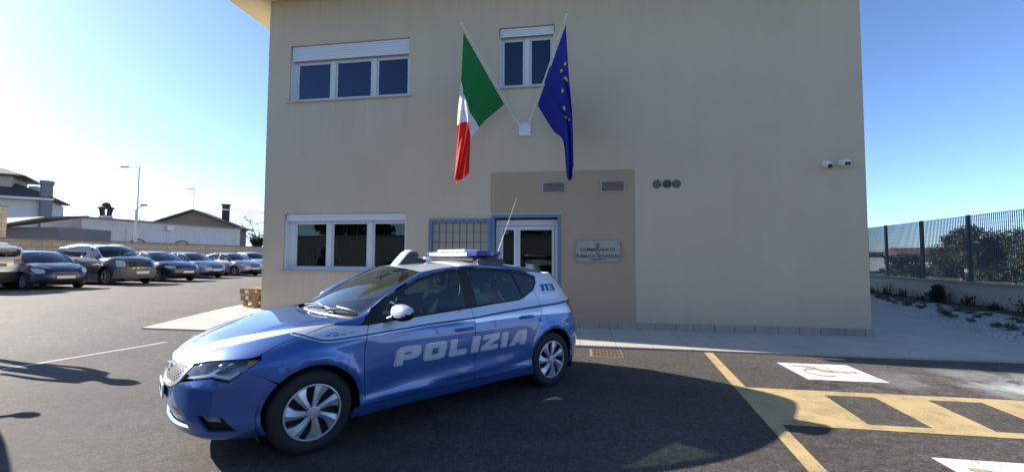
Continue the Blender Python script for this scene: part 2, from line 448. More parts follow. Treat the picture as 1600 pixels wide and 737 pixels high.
st = curve_node(k, u_, [(-2.75,.985),(-1.79,.963),(-1.473,.95),(-1.175,.943),(-.912,.933),(-.6,.918),(-.2,.894),(.338,.882),(.545,.872),(.88,.857),(1.04,.850),(1.15,.844),(1.215,.843),(1.28,.849),(1.35,.863),(1.479,.890),(1.62,.911),(2.75,1.3)], -2.75, 2.75, .5, 1.5)
wh = k.math('GREATER_THAN', z_, lo); sd_ = k.math('ABSOLUTE', k.math('SUBTRACT', z_, st))
stw = k.math('LESS_THAN', sd_, k.math('MULTIPLY_ADD', u_, -.0018, .0085)); stw = k.math('MULTIPLY', stw, k.math('LESS_THAN', u_, 1.6))
paint(k, k.mix(stw, k.mix(wh, PBLUE, PWHITE), PNAVY)); LIV = k.m
k = NB('police_bonnet_livery'); uv = k.n('ShaderNodeUVMap'); uv.uv_map = 'UVMap'; sp = k.n('ShaderNodeSeparateXYZ'); k.l(uv.outputs[0], sp.inputs[0])
r_, q_ = sp.outputs[0], k.math('ABSOLUTE', sp.outputs[1])
qu = curve_node(k, r_, [(0,1.03),(.217,.961),(.35,.91),(.464,.847),(.505,.80),(.64,.63),(.755,.507),(.856,.39),(.93,.27),(1,.2)], 0, 1, 0, 2)
ql = curve_node(k, r_, [(0,1.9),(.63,1.9),(.64,1.04),(.728,.98),(.831,.813),(.904,.727),(1,.64)], 0, 1, 0, 2)
paint(k, k.mix(k.math('MULTIPLY', k.math('GREATER_THAN', q_, qu), k.math('LESS_THAN', q_, ql)), PBLUE, PWHITE)); LIVH = k.m
def cpaint(name, col):
    if name in MATS: return MATS[name]
    k = NB(name); paint(k, col); MATS[name] = k.m; return k.m
BLUE = cpaint('police_blue', PBLUE); WHT = cpaint('police_white', PWHITE); NAVY = cpaint('police_navy', PNAVY)
BLK = mat('black_trim', (.012, .012, .013), .38); CAV = mat('black_cavity', (.006, .006, .007), .8); RUB = mat('tyre_rubber', (.018, .018, .019), .75, bump=.15, bs=60)
SIL = mat('silver_plastic', (.55, .56, .58), .32, metal=.55); CHR = mat('chrome', (.8, .8, .82), .08, metal=1); DRK = mat('dark_grey_trim', (.04, .042, .045), .5)
HSG = mat('lamp_housing', (.25, .26, .28), .22, metal=.7); AMB = mat('amber_lens', (.75, .22, .02), .15); REDL = mat('red_lens', (.45, .012, .012), .12, coat=1)
CGL = glass('car_glass', (.34, .42, .38)); WGL = glass('windscreen_glass', (.72, .80, .74)); LNS = glass('clear_lens', (.93, .95, .97)); TGL = glass('tinted_glass', (.12, .15, .15))
SEAT = mat('seat_cloth', (.03, .032, .038), .9, var=.2, vs=20); PLT = mat('plate_white', (.75, .76, .74), .4); INK = mat('plate_ink', (.015, .015, .02), .6)
BDOM = None
k = NB('blue_lamp_dome'); k.b.inputs['Base Color'].default_value = (.012, .07, .55, 1); k.b.inputs['Roughness'].default_value = .08; k.b.inputs['Transmission Weight'].default_value = .55; k.b.inputs['Coat Weight'].default_value = 1; BDOM = k.m
k = NB('front_grille_mesh'); uv = k.n('ShaderNodeUVMap'); uv.uv_map = 'UVMap'; sp = k.n('ShaderNodeSeparateXYZ'); k.l(uv.outputs[0], sp.inputs[0])
a_ = k.math('ADD', k.math('MULTIPLY', sp.outputs[0], 16), k.math('MULTIPLY', sp.outputs[1], 34)); b_ = k.math('SUBTRACT', k.math('MULTIPLY', sp.outputs[0], 16), k.math('MULTIPLY', sp.outputs[1], 34))
la = k.math('LESS_THAN', k.math('ABSOLUTE', k.math('SUBTRACT', k.math('FRACT', a_), .5)), .14); lb = k.math('LESS_THAN', k.math('ABSOLUTE', k.math('SUBTRACT', k.math('FRACT', b_), .5)), .14)
k.l(k.mix(k.math('MAXIMUM', la, lb), (.02, .02, .022), (.50, .48, .46)), k.b.inputs['Base Color']); k.b.inputs['Roughness'].default_value = .3; k.b.inputs['Metallic'].default_value = .4; GRM = k.m
k = NB('lower_grille_slats'); uv = k.n('ShaderNodeUVMap'); uv.uv_map = 'UVMap'; sp = k.n('ShaderNodeSeparateXYZ'); k.l(uv.outputs[0], sp.inputs[0])
k.l(k.mix(k.math('LESS_THAN', k.math('FRACT', k.math('MULTIPLY', sp.outputs[1], 48)), .4), (.015, .015, .016), (.42, .41, .38)), k.b.inputs['Base Color']); k.b.inputs['Roughness'].default_value = .4; LGM = k.m

BRI = mat('bright_trim', (.75, .74, .72), .22, metal=.5)
# ---------------------------------------------------------------- letters as polygons (x to the right, y up, unit height)
def rnd(poly, r, n=3):
    out = []
    for i, p in enumerate(poly):
        a = np.array(poly[i-1]); b = np.array(p); c = np.array(poly[(i+1) % len(poly)])
        rr = r[i] if isinstance(r, (list, tuple)) else r
        if rr <= 0: out.append(tuple(b)); continue
        d1 = min(rr, np.linalg.norm(a-b)*.45); d2 = min(rr, np.linalg.norm(c-b)*.45)
        p0 = b+(a-b)/np.linalg.norm(a-b)*d1; p1 = b+(c-b)/np.linalg.norm(c-b)*d2
        for k in range(n+1):
            t = k/n; out.append(tuple((1-t)**2*p0+2*t*(1-t)*b+t*t*p1))
    return out
def offset_poly(poly, d):
    """grow a counter-clockwise polygon by d"""
    q = np.array(poly); n = len(q); ar = .5*sum(q[i][0]*q[(i+1) % n][1]-q[(i+1) % n][0]*q[i][1] for i in range(n)); s = 1 if ar > 0 else -1
    out = []
    for i in range(n):
        e1 = q[i]-q[i-1]; e2 = q[(i+1) % n]-q[i]; e1 = e1/(np.linalg.norm(e1)+1e-9); e2 = e2/(np.linalg.norm(e2)+1e-9)
        n1 = np.array([e1[1], -e1[0]])*s; n2 = np.array([e2[1], -e2[0]])*s; m = n1+n2; m = m/max(.5, (m@m)/2)
        out.append(tuple(q[i]+m*d))
    return out
def glyphs(wd):
    """heavy wide capitals: name -> (outer, holes)"""
    t = .30
    G = {}
    G['P'] = (rnd([(0,0),(.36,0),(.36,.30),(1.0,.30),(1.22,.45),(1.22,.85),(1.05,1),(0,1)], [.02,.05,.02,.22,.12,.16,.1,.30]), [rnd([(.36,.52),(.36,.76),(.78,.76),(.78,.52)], .05)])
    G['O'] = (rnd([(0,0),(1.3,0),(1.3,1),(0,1)], .26), [rnd([(.42,.24),(.42,.76),(.88,.76),(.88,.24)], .08)])
    G['L'] = (rnd([(0,0),(1.18,0),(1.18,.28),(.40,.28),(.40,1),(0,1)], [.14,.1,.08,.02,.08,.08]), [])
    G['I'] = (rnd([(0,0),(.42,0),(.42,1),(0,1)], .06), [])
    G['Z'] = (rnd([(0,0),(1.16,0),(1.16,.26),(.52,.26),(1.16,.74),(1.16,1),(.04,1),(.04,.74),(.60,.74),(0,.24)], [.06,.06,.04,0,.04,.06,.06,.04,0,.05]), [])
    G['A'] = (rnd([(0,0),(.36,0),(.44,.20),(.80,.20),(.80,0),(1.18,0),(1.18,.9),(1.08,1),(.60,1),(.46,.9)], [.04,.03,0,0,.03,.05,.1,.05,.05,.1]), [rnd([(.56,.42),(.70,.74),(.80,.74),(.80,.42)], .03)])
    G['1'] = (rnd([(.10,0),(.52,0),(.52,1),(0,1),(0,.76),(.10,.76)], .04), [])
    G['3'] = (rnd([(0,0),(.95,0),(1.05,.12),(1.05,.42),(.98,.5),(1.05,.58),(1.05,.88),(.95,1),(0,1),(0,.76),(.60,.76),(.60,.62),(.14,.62),(.14,.40),(.60,.40),(.60,.24),(0,.24)], .02), [])
    return G
GLY = glyphs(0)

def text_obj(name, s, size, m, parent, M, ext=.001, align='CENTER', bold=0.0, sx=1.0):
    cu = bpy.data.curves.new(name, 'FONT'); cu.body = s; cu.size = size; cu.align_x = align; cu.align_y = 'CENTER'; cu.extrude = ext; cu.offset = bold; cu.resolution_u = 3
    o = bpy.data.objects.new(name, cu); COL.objects.link(o); bpy.context.view_layer.update()
    me = bpy.data.meshes.new_from_object(o.evaluated_get(bpy.context.evaluated_depsgraph_get())); bpy.data.objects.remove(o)
    me.transform(M @ Matrix.Diagonal((sx, 1, 1, 1))); me.materials.clear(); me.materials.append(m)
    o = bpy.data.objects.new(name, me); COL.objects.link(o); o.parent = parent
    return o

def wheel(parent, x, y, side, r=.316, rw=.205, cover='seven', col=None, name='wheel', yaw=0):
    """side +1 = left; outer face towards +Y*side"""
    m = MB(); h = rw/2
    prof = [(.205, h-.012), (.222, h-.002), (.245, h+.004), (.275, h+.002), (.297, h-.008), (.309, h-.026), (.315, h-.05), (.316, 0), (.315, -h+.05), (.305, -h+.02), (.26, -h), (.205, -h+.01)]
    prof = [(a*r/.316, b) for a, b in prof]; m.lathe(prof, 64)
    o = m.build(name, RUB, parent, smooth=True, loc=(x, y, r)); o.rotation_euler = (0, 0, (0 if side > 0 else math.pi)+yaw)
    c = MB(); s = r/.316
    if cover == 'seven':
        c.mi = 1; c.lathe([(0, h-.040), (.2*s, h-.040), (.206*s, h-.03)], 48)                   # dark dish behind the blades
        c.mi = 0; c.lathe([(.207*s, h-.030), (.211*s, h+.004), (.203*s, h+.008), (.197*s, h+.002), (.196*s, h-.012)], 64)
        for i in range(7):
            t0 = 2*math.pi*i/7
            def P(rr, a, y_): return (rr*s*math.cos(t0+a), y_, rr*s*math.sin(t0+a))
            rows = []
            for j, rr in enumerate((.030, .06, .10, .14, .175, .1975)):
                tw = [0, .0, .02, .05, .09, .11][j]; wl = [.42, .38, .27, .25, .26, .27][j]; wr_ = [.42, .38, .27, .28, .33, .36][j]
                hh = h+[.004, .006, .008, .006, .003, -.002][j]
                rows.append([P(rr, tw-wl, hh-.022), P(rr, tw-wl*.93, hh-.006), P(rr, tw-wl*.15, hh+.006), P(rr, tw+wr_*.9, hh-.013), P(rr, tw+wr_, hh-.028)])
            V = [v for q in rows for v in q]; F = [(a*5+b, a*5+b+1, (a+1)*5+b+1, (a+1)*5+b) for a in range(5) for b in range(4)]
            c.add(V, F)
        c.lathe([(.047*s, h-.01), (.047*s, h+.012), (.040*s, h+.015), (.038*s, h+.010), (.0, h+.012)], 32)
        mm = [SIL, CAV]
    else:
        c.mi = 1; c.lathe([(0, h-.045), (.2*s, h-.045), (.206*s, h-.03)], 32)
        c.mi = 0; c.lathe([(.205*s, h-.03), (.210*s, h+.002), (.196*s, h+.002), (.190*s, h-.02)], 40)
        n = 5 if cover == 'five' else 9
        for i in range(n):
            t = 2*math.pi*i/n; ca, sa = math.cos(t), math.sin(t); wd = .028 if n == 5 else .014
            a = Vector((.03*ca, h-.008, .03*sa))*1; b = Vector((.196*s*ca, h-.012, .196*s*sa)); c.bar(a, b, .02, wd*1.6, up=(-sa, 0, ca))
        c.lathe([(.05, h-.02), (.05, h+.0), (.0, h+.004)], 24); mm = [SIL if col is None else col, CAV]
    c.build('wheel_cover' if cover == 'seven' else 'rim', mm, o, smooth=True, auto=25)
    return o
# ---------------------------------------------------------------- ground
def smth(v, a, b):
    t = min(1, max(0, (v-a)/(b-a))); return t*t*(3-2*t)
def gz(x, y):
    """the yard rises a little towards the back left"""
    return .24*smth(-x+.155*(y+9.2), .5, 6.2)*smth(y, -3.2, 1.0)
def axis(lo, hi, fine_lo, fine_hi, st):
    a = list(np.arange(fine_lo, fine_hi+.001, st)); v = fine_hi; d = st
    while v < hi: d *= 1.35; v += d; a.append(v)
    v = fine_lo; d = st
    while v > lo: d *= 1.35; v -= d; a.insert(0, v)
    return a
def sheet(name, xs, ys, dz, m, parent=None, zf=gz, cut=None):
    V = [(x, y, zf(x, y)+dz) for x in xs for y in ys]; n = len(ys)
    F = [(i*n+j, (i+1)*n+j, (i+1)*n+j+1, i*n+j+1) for i in range(len(xs)-1) for j in range(n-1)]
    return link_mesh(name, V, F, m, parent)
def polysheet(name, poly, dz, m, parent=None, holes=(), step=.5):
    def fn(a, b): return np.stack([a, b, np.array([gz(x, y) for x, y in zip(a, b)])], -1)
    V, F, N, A = patch(poly, fn, 1, holes, step, 0, 0); V[:, 2] += dz
    return link_mesh(name, V, F, m, parent)
k = NB('asphalt'); c = k.coord()
n1 = k.noise(c, .35, 5, .6); n2 = k.noise(c, 55, 3, .8); n3 = k.noise(c, 260, 2, .7); n4 = k.noise(c, 1.6, 5, .7, .6)
v = k.n('ShaderNodeTexVoronoi', feature='F1'); v.inputs['Scale'].default_value = 130; k.l(c, v.inputs['Vector'])
base = k.ramp(n1, [(.30, (.066, .057, .049)), (.5, (.104, .091, .079)), (.70, (.150, .132, .114))])
base = k.mix(k.math('MULTIPLY', k.math('SUBTRACT', n4, .45), 1.6, clamp=True), base, (.120, .108, .096))
g1 = k.noise(c, 16, 4, .75); g2 = k.noise(c, 5, 5, .7)
base = k.mix(1.0, base, k.mix(k.math('MULTIPLY_ADD', g1, 4.0, -1.6, clamp=True), (.62, .61, .60), (1.38, 1.38, 1.38)), 'MULTIPLY')
base = k.mix(1.0, base, k.mix(k.math('MULTIPLY_ADD', g2, 3.4, -1.25, clamp=True), (.80, .79, .78), (1.16, 1.16, 1.16)), 'MULTIPLY')
sp_ = k.mix(k.math('MULTIPLY_ADD', n2, 4.2, -1.7, clamp=True), (.38, .38, .38), (1.62, 1.60, 1.57)); base = k.mix(1.0, base, sp_, 'MULTIPLY')
st_ = k.math('LESS_THAN', v.outputs['Distance'], .16); bright = k.math('GREATER_THAN', k.noise(c, 24, 1, .5), .60); base = k.mix(k.math('MULTIPLY', st_, bright), base, (.22, .21, .19))
# darker resealed patch by the police car, hairline cracks
sxx = k.n('ShaderNodeSeparateXYZ'); k.l(k.n('ShaderNodeTexCoord').outputs['Object'], sxx.inputs[0])
dp = k.math('MULTIPLY_ADD', k.math('SUBTRACT', k.noise(c, .5, 4, .6), .5), 3.0, 0)
dk = k.math('MULTIPLY', k.math('MULTIPLY_ADD', k.math('ADD', sxx.outputs[0], dp), 1.0, 6.4, clamp=True), k.math('MULTIPLY_ADD', k.math('ADD', sxx.outputs[0], dp), -.6, 1.6, clamp=True))
base = k.mix(k.math('MULTIPLY', dk, .26), base, (.042, .038, .036))
mw = k.n('ShaderNodeVectorMath'); mw.operation = 'ADD'; nv = k.n('ShaderNodeTexNoise'); nv.inputs['Scale'].default_value = 1.3; nv.inputs['Detail'].default_value = 6; k.l(c, nv.inputs['Vector']); vs_ = k.n('ShaderNodeVectorMath'); vs_.operation = 'SCALE'; vs_.inputs[3].default_value = 1.3; k.l(nv.outputs['Color'], vs_.inputs[0]); k.l(c, mw.inputs[0]); k.l(vs_.outputs[0], mw.inputs[1])
vc = k.n('ShaderNodeTexVoronoi', feature='DISTANCE_TO_EDGE'); vc.inputs['Scale'].default_value = .22; k.l(mw.outputs[0], vc.inputs['Vector'])
crk = k.math('MULTIPLY', k.math('MULTIPLY_ADD', vc.outputs['Distance'], -90, 1.0, clamp=True), k.math('MULTIPLY_ADD', k.noise(c, .7, 2, .5), 6, -2.5, clamp=True))
base = k.mix(k.math('MULTIPLY', crk, .8), base, (.02, .018, .017))
spot = k.math('MULTIPLY_ADD', k.noise(c, 2.1, 3, .5), 14, -9.2, clamp=True); base = k.mix(k.math('MULTIPLY', spot, .55), base, (.03, .027, .026))
sm = k.n('ShaderNodeMapping'); sm.inputs['Rotation'].default_value = (0, 0, R(-12)); sm.inputs['Scale'].default_value = (.12, 2.2, 1); k.l(c, sm.inputs[0]); stk = k.math('MULTIPLY_ADD', k.noise(sm.outputs[0], 1.0, 5, .6), 2.4, -1.0, clamp=True); base = k.mix(k.math('MULTIPLY', stk, .35), base, (.135, .122, .108))
# paler dusty zones far off and a worn tyre-darkened zone close by
sx = k.n('ShaderNodeSeparateXYZ'); k.l(c, sx.inputs[0])
far = k.math('MULTIPLY_ADD', sx.outputs[0], -.085, -.55, clamp=True); base = k.mix(k.math('MULTIPLY', far, k.math('MULTIPLY_ADD', n4, .8, .25, clamp=True)), base, (.185, .165, .140))
k.l(base, k.b.inputs['Base Color']); k.b.inputs['Roughness'].default_value = .82; k.b.inputs['Specular IOR Level'].default_value = .35
k.bump(k.math('ADD', k.math('MULTIPLY', n2, .7), k.math('MULTIPLY', n3, .4)), .55, .008); ASPH = k.m
xs = axis(-900, 900, -26, 16, 1.0); ys = axis(-200, 1500, -14, 30, 1.0)
tag(sheet('ground', xs, ys, 0, ASPH), kind='structure')

k = NB('paving'); c = k.coord(); sx = k.n('ShaderNodeSeparateXYZ'); k.l(c, sx.inputs[0])
n1 = k.noise(c, .9, 6, .65); n2 = k.noise(c, 90, 3, .7)
base = k.ramp(n1, [(.3, (.42, .38, .32)), (.7, (.57, .52, .44))]); base = k.mix(k.math('MULTIPLY_ADD', n2, 1.2, -.35, clamp=True), base, (.40, .37, .33))
jx = k.math('LESS_THAN', k.math('FRACT', k.math('DIVIDE', sx.outputs[0], .60)), .018); jy = k.math('LESS_THAN', k.math('FRACT', k.math('DIVIDE', sx.outputs[1], .60)), .018)
base = k.mix(k.math('MULTIPLY', k.math('MAXIMUM', jx, jy), .75), base, (.14, .13, .11))
k.l(base, k.b.inputs['Base Color']); k.b.inputs['Roughness'].default_value = .85; k.bump(n2, .25, .004); PAVE = k.m
def pave(name, poly, th=.028):
    def fn(a, b): return np.stack([a, b, np.array([gz(x, y) for x, y in zip(a, b)])+th], -1)
    V, F, N, A = patch(poly, fn, 1, (), .5, 0, .0); n = len(V)
    # vertical edge along the outline
    d = dens(poly, .5); W_ = [(x, y, gz(x, y)+th) for x, y in d]+[(x, y, gz(x, y)-.05) for x, y in d]; m_ = len(d)
    F = list(F)+[(n+i, n+(i+1) % m_, n+m_+(i+1) % m_, n+m_+i) for i in range(m_)]
    return tag(link_mesh(name, list(V)+W_, F, PAVE), kind='structure')
pave('pavement', [(-8.55,-1.90),(6.9,-1.88),(7.2,-1.2),(7.47,-.58),(8.42,2.44),(9.44,5.48),(11.3,11),(11.6,20),(5.49,20),(5.49,.01),(-7.46,.01),(-7.46,17),(-8.55,17)])

# ---------------------------------------------------------------- painted markings
def paintmat(name, col, wear=.5, edge=.0):
    k = NB(name); c = k.coord(); a = k.noise(c, 3.0, 6, .75); b = k.noise(c, 70, 3, .8)
    f = k.math('MULTIPLY_ADD', k.math('ADD', k.math('MULTIPLY', a, .6), k.math('MULTIPLY', b, .5)), 7, -7*(.425-.06*(1-wear)), clamp=True)
    col2 = k.mix(k.math('MULTIPLY_ADD', a, 1.2, -.2, clamp=True), tuple(v*.82 for v in col), col)
    k.l(k.mix(f, tuple(v*.35+.03 for v in col), col2), k.b.inputs['Base Color']); k.b.inputs['Roughness'].default_value = .7; k.bump(b, .3, .004); return k.m
YEL = paintmat('yellow_road_paint', (.58, .43, .20), .9); WPT = paintmat('white_road_paint', (.72, .72, .69), .5); WORN = paintmat('worn_white_paint', (.50, .47, .43), 1.2)
yl = polysheet('yellow_bay_line', [(3.055-.155,-.155*0-1.90+.0),(2.975+.0,-1.90),(2.14,-5.9),(1.50,-8.4),(1.64,-8.4),(2.28,-5.9)][:0] or [(1.95,-1.93),(2.08,-1.93),(1.72,-5.85),(1.47,-8.6),(1.33,-8.6),(1.59,-5.85)], .004, YEL)
tag(yl, kind='structure')
hx0, hy0, hy1, bw = 1.80, -3.80, -4.95, .15
P1 = [(2.65,-3.965),(3.14,-3.965),(3.07,-4.84),(2.58,-4.84)]
sl = .0
def para(i): 
    a = 2.65+1.0*i; return [(a,-3.965),(a+.50,-3.965),(a+.44,-4.82),(a-.07,-4.82)]
hp = polysheet('yellow_hatched_strip', [(1.909,-3.80),(12,-3.84),(12,-4.96),(1.804,-4.95)], .004, YEL, holes=[para(i) for i in range(0, 9)]); tag(hp, kind='structure')
def sign(name, x0, y0, x1, y1, label):
    o = polysheet(name, [(x0,y1),(x1,y1),(x1,y0),(x0,y0)], .004, WPT); tag(o, kind='structure')
    cx, cy, s = (x0+x1)/2, (y0+y1)/2, (y1-y0)
    # wheelchair figure lying with its head to the right (+x)
    rs = []
    def fn(a, b): return np.stack([a, b, 0*a+.008], -1)
    def T(u, v): return (cx+u*s, cy+v*s)
    def ring(cu, cv, r0, r1, a0, a1, n=22):
        return [T(cu+r1*math.cos(R(a0+(a1-a0)*i/n)), cv+r1*math.sin(R(a0+(a1-a0)*i/n))) for i in range(n+1)]+[T(cu+r0*math.cos(R(a1+(a0-a1)*i/n)), cv+r0*math.sin(R(a1+(a0-a1)*i/n))) for i in range(n+1)]
    rs.append(patch(ring(-.14, -.06, .19, .225, 20, 300), fn, 1, (), .2, 0, 0))
    rs.append(patch([T(.34+.05*math.cos(t), .02+.05*math.sin(t)) for t in np.linspace(0, 6.1, 14)], fn, 1, (), .2, 0, 0))
    rs.append(patch([T(*p) for p in ((.27,-.04),(.27,.05),(-.05,.05),(-.08,.26),(-.36,.34),(-.38,.29),(-.14,.22),(-.12,-.02))], fn, 1, (), .2, 0, 0))
    rs.append(patch([T(*p) for p in ((.12,.05),(.08,.05),(.06,.24),(.10,.24))], fn, 1, (), .2, 0, 0))
    V, F, N, A = join(*rs); q = link_mesh('wheelchair_symbol', V, F, YELS, o)
YELS = paintmat('faded_yellow_symbol', (.58, .42, .24), 1.0)
sign('disabled_bay_sign', 2.80, -3.32, 3.71, -2.44, '')
sign('disabled_bay_sign', 2.62, -6.36, 3.52, -5.46, '')
wl = polysheet('worn_white_line', [(-7.30,-2.12),(-6.9,-2.10),(-7.47,-4.60),(-8.4,-8.8),(-8.52,-8.8),(-7.56,-4.60)][:0] or [(-6.98,-2.06),(-6.89,-2.06),(-7.41,-4.45),(-8.2,-8),(-8.30,-8),(-7.51,-4.45)], .004, WORN); tag(wl, kind='structure')
for i, yb in enumerate((2.2, 5.0, 7.8, 10.6, 13.4, 16.2)):
    tag(polysheet('parking_bay_line', [(-24.5,yb),(-19.6,yb),(-19.6,yb+.12),(-24.5,yb+.12)], .004, WPT), kind='structure')
# dusty white smear of dried lime by the hatched strip
k = NB('lime_dust'); c = k.coord(); f = k.math('MULTIPLY_ADD', k.noise(c, 1.1, 6, .7, .4), 4.5, -1.9, clamp=True)
g = k.n('ShaderNodeTexGradient', gradient_type='SPHERICAL'); mp = k.n('ShaderNodeMapping'); mp.inputs['Location'].default_value = (-6.4*.33, 3.25*.95, 0); mp.inputs['Scale'].default_value = (.33, .95, .1); k.l(c, mp.inputs[0]); k.l(mp.outputs[0], g.inputs[0])
k.l(k.math('MULTIPLY', f, k.math('MULTIPLY', g.outputs[0], 1.7, clamp=True)), k.b.inputs['Alpha']); k.b.inputs['Base Color'].default_value = (.52, .53, .52, 1); k.b.inputs['Roughness'].default_value = .9
tag(polysheet('dried_dust_stain', [(3.6,-3.79),(9.4,-3.79),(9.4,-2.25),(3.6,-2.25)], .006, k.m), kind='structure')
# drain grate by the pavement edge
m = MB(); m.box(.16, .66, -2.53, -1.97, .001, .006); dr = m.build('drain_cover', mat('drain_concrete', (.24, .21, .17), .9, var=.3, vs=12)); tag(dr, 'small rusty drain grate in the asphalt beside the pavement edge', 'drain cover')
m = MB()
for i in range(8): m.box(.20+i*.055, .225+i*.055, -2.49, -2.01, .007, .014)
for j in range(4): m.box(.19, .63, -2.46+j*.13, -2.42+j*.13, .008, .018)
m.build('grate', mat('rusty_iron', (.16, .10, .06), .8, var=.4, vs=30), dr)

# ---------------------------------------------------------------- the police station
k = NB('plaster'); c = k.coord(); n1 = k.noise(c, .45, 5, .6); n2 = k.noise(c, 5, 6, .7); n3 = k.noise(c, 160, 3, .8)
st = k.noise(k.coord('Object', (2.2, 2.2, .22)), 1.2, 5, .65)
base = k.ramp(n1, [(.3, (.58, .47, .32)), (.7, (.645, .53, .365))]); base = k.mix(k.math('MULTIPLY_ADD', st, .9, -.37, clamp=True), base, (.52, .42, .31)); base = k.mix(k.math('MULTIPLY_ADD', n2, .6, -.2, clamp=True), base, (.67, .565, .41))
sx = k.n('ShaderNodeSeparateXYZ'); k.l(c, sx.inputs[0]); low = k.math('MULTIPLY', k.math('MULTIPLY_ADD', sx.outputs[2], -2.2, 1.15, clamp=True), k.math('MULTIPLY_ADD', n2, 1.4, -.35, clamp=True)); base = k.mix(k.math('MULTIPLY', low, .5), base, (.31, .275, .23))
# grey run-off streaks below the sills and the roof edge
rs_ = k.noise(k.coord('Object', (9, 1, .25)), 1.0, 4, .6); rm = None
for (xa, xb, zt_, dl) in ((-6.95, -3.80, 5.17, 1.5), (-1.82, -.46, 5.2, .8), (-7.0, -3.82, 1.13, .9), (-7.5, 5.5, 7.75, 1.4)):
    a_ = k.math('MULTIPLY', k.math('GREATER_THAN', sx.outputs[0], xa), k.math('LESS_THAN', sx.outputs[0], xb))
    b2_ = k.math('MULTIPLY', k.math('LESS_THAN', sx.outputs[2], zt_), k.math('MULTIPLY_ADD', sx.outputs[2], 1/dl, 1-zt_/dl, clamp=True)); q_ = k.math('MULTIPLY', a_, b2_); rm = q_ if rm is None else k.math('MAXIMUM', rm, q_)
base = k.mix(k.math('MULTIPLY', rm, k.math('MULTIPLY_ADD', rs_, 2.4, -1.15, clamp=True)), base, (.50, .41, .285))
k.l(base, k.b.inputs['Base Color']); k.b.inputs['Roughness'].default_value = .9; k.b.inputs['Specular IOR Level'].default_value = .25; k.bump(k.math('ADD', n3, k.math('MULTIPLY', n2, .5)), .35, .006); PLAS = k.m
k = NB('brown_painted_plaster'); c = k.coord(); n2 = k.noise(c, 4, 6, .7); n3 = k.noise(c, 160, 3, .8); k.l(k.mix(n2, (.43, .315, .205), (.49, .365, .24)), k.b.inputs['Base Color']); k.b.inputs['Roughness'].default_value = .9; k.b.inputs['Specular IOR Level'].default_value = .25; k.bump(n3, .35, .006); PBRN = k.m
ALU = mat('white_window_frame', (.68, .68, .66), .35); SHUT = mat('white_roller_shutter', (.74, .75, .76), .4); SILL = mat('travertine_sill', (.50, .46, .40), .6, var=.15, vs=8)
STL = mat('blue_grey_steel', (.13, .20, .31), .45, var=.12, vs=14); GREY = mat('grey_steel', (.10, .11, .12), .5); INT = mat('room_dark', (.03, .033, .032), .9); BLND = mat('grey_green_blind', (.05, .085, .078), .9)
WG = glass('window_glass', (.36, .44, .45), refl=(.6, .75, .75), gain=1.7); WGB = glass('upper_window_glass', (.18, .24, .40), refl=(.48, .56, .78), gain=2.6)
PS = empty('police_station', (0, 0, 0), label='cream plastered two storey police station with barred entrance and two flags', cat='building')
BX0, BX1, BH, BD = -7.48, 5.50, 7.75, 17.0
OPEN = [(-6.90,-3.86,5.21,6.58), (-1.76,-.52,5.255,6.62), (-6.93,-3.87,1.17,2.505), (-1.86,-.44,-.1,2.40), (-3.33,-1.96,-.0,2.34)]
# front wall with real openings
def wallfn(a, b): return np.stack([a, 0*a, b], -1)
wallpoly = [(BX0,-.1),(BX1,-.1),(BX1,BH),(BX0,BH)]
def front_wall():
    xs = sorted({BX0, BX1}|{o[0] for o in OPEN}|{o[1] for o in OPEN}); zs = sorted({-.1, BH}|{o[2] for o in OPEN if o[2] > 0}|{0.0}|{o[3] for o in OPEN})
    m = MB()
    op = [(o[0], o[1], max(o[2], -.1), o[3]) for o in OPEN]
    for i in range(len(xs)-1):
        for j in range(len(zs)-1):
            cx, cz = (xs[i]+xs[i+1])/2, (zs[j]+zs[j+1])/2
            if any(o[0] < cx < o[1] and o[2] < cz < o[3] for o in op): continue
            m.add([(xs[i],0,zs[j]),(xs[i+1],0,zs[j]),(xs[i+1],0,zs[j+1]),(xs[i],0,zs[j+1])], [(0,1,2,3)])
    for x0, x1, z0, z1 in op:      # reveals
        d = .26; m.add([(x0,0,z0),(x1,0,z0),(x1,0,z1),(x0,0,z1),(x0,d,z0),(x1,d,z0),(x1,d,z1),(x0,d,z1)], [(0,4,7,3),(1,2,6,5),(3,7,6,2),(0,1,5,4)])
    # sides, back, inner lining
    m.add([(BX0,0,-.1),(BX0,BD,-.1),(BX0,BD,BH),(BX0,0,BH)], [(0,1,2,3)]); m.add([(BX1,0,-.1),(BX1,BD,-.1),(BX1,BD,BH),(BX1,0,BH)], [(0,3,2,1)])
    m.add([(BX0,BD,-.1),(BX1,BD,-.1),(BX1,BD,BH),(BX0,BD,BH)], [(0,1,2,3)])
    return link_mesh('wall', m.V, m.F, PLAS, PS)
front_wall()
m = MB(); m.bbox(BX0-1.0, BX1+1.0, -1.05, BD+1.0, BH, BH+.28, .02); m.build('roof_eaves', mat('cream_soffit', (.74, .67, .52), .85, var=.06, vs=2), PS)
m = MB(); z0 = BH+.28; V = [(BX0-1.0,-1.05,z0),(BX1+1.0,-1.05,z0),(BX1+1.0,BD+1,z0),(BX0-1.0,BD+1,z0),((BX0+BX1)/2-2,BD/2,z0+1.6),((BX0+BX1)/2+2,BD/2,z0+1.6)]; m.add(V, [(0,1,5,4),(1,2,5),(2,3,4,5),(3,0,4)]); m.build('roof', mat('roof_tile', (.30, .14, .08), .8, var=.3, vs=9), PS)
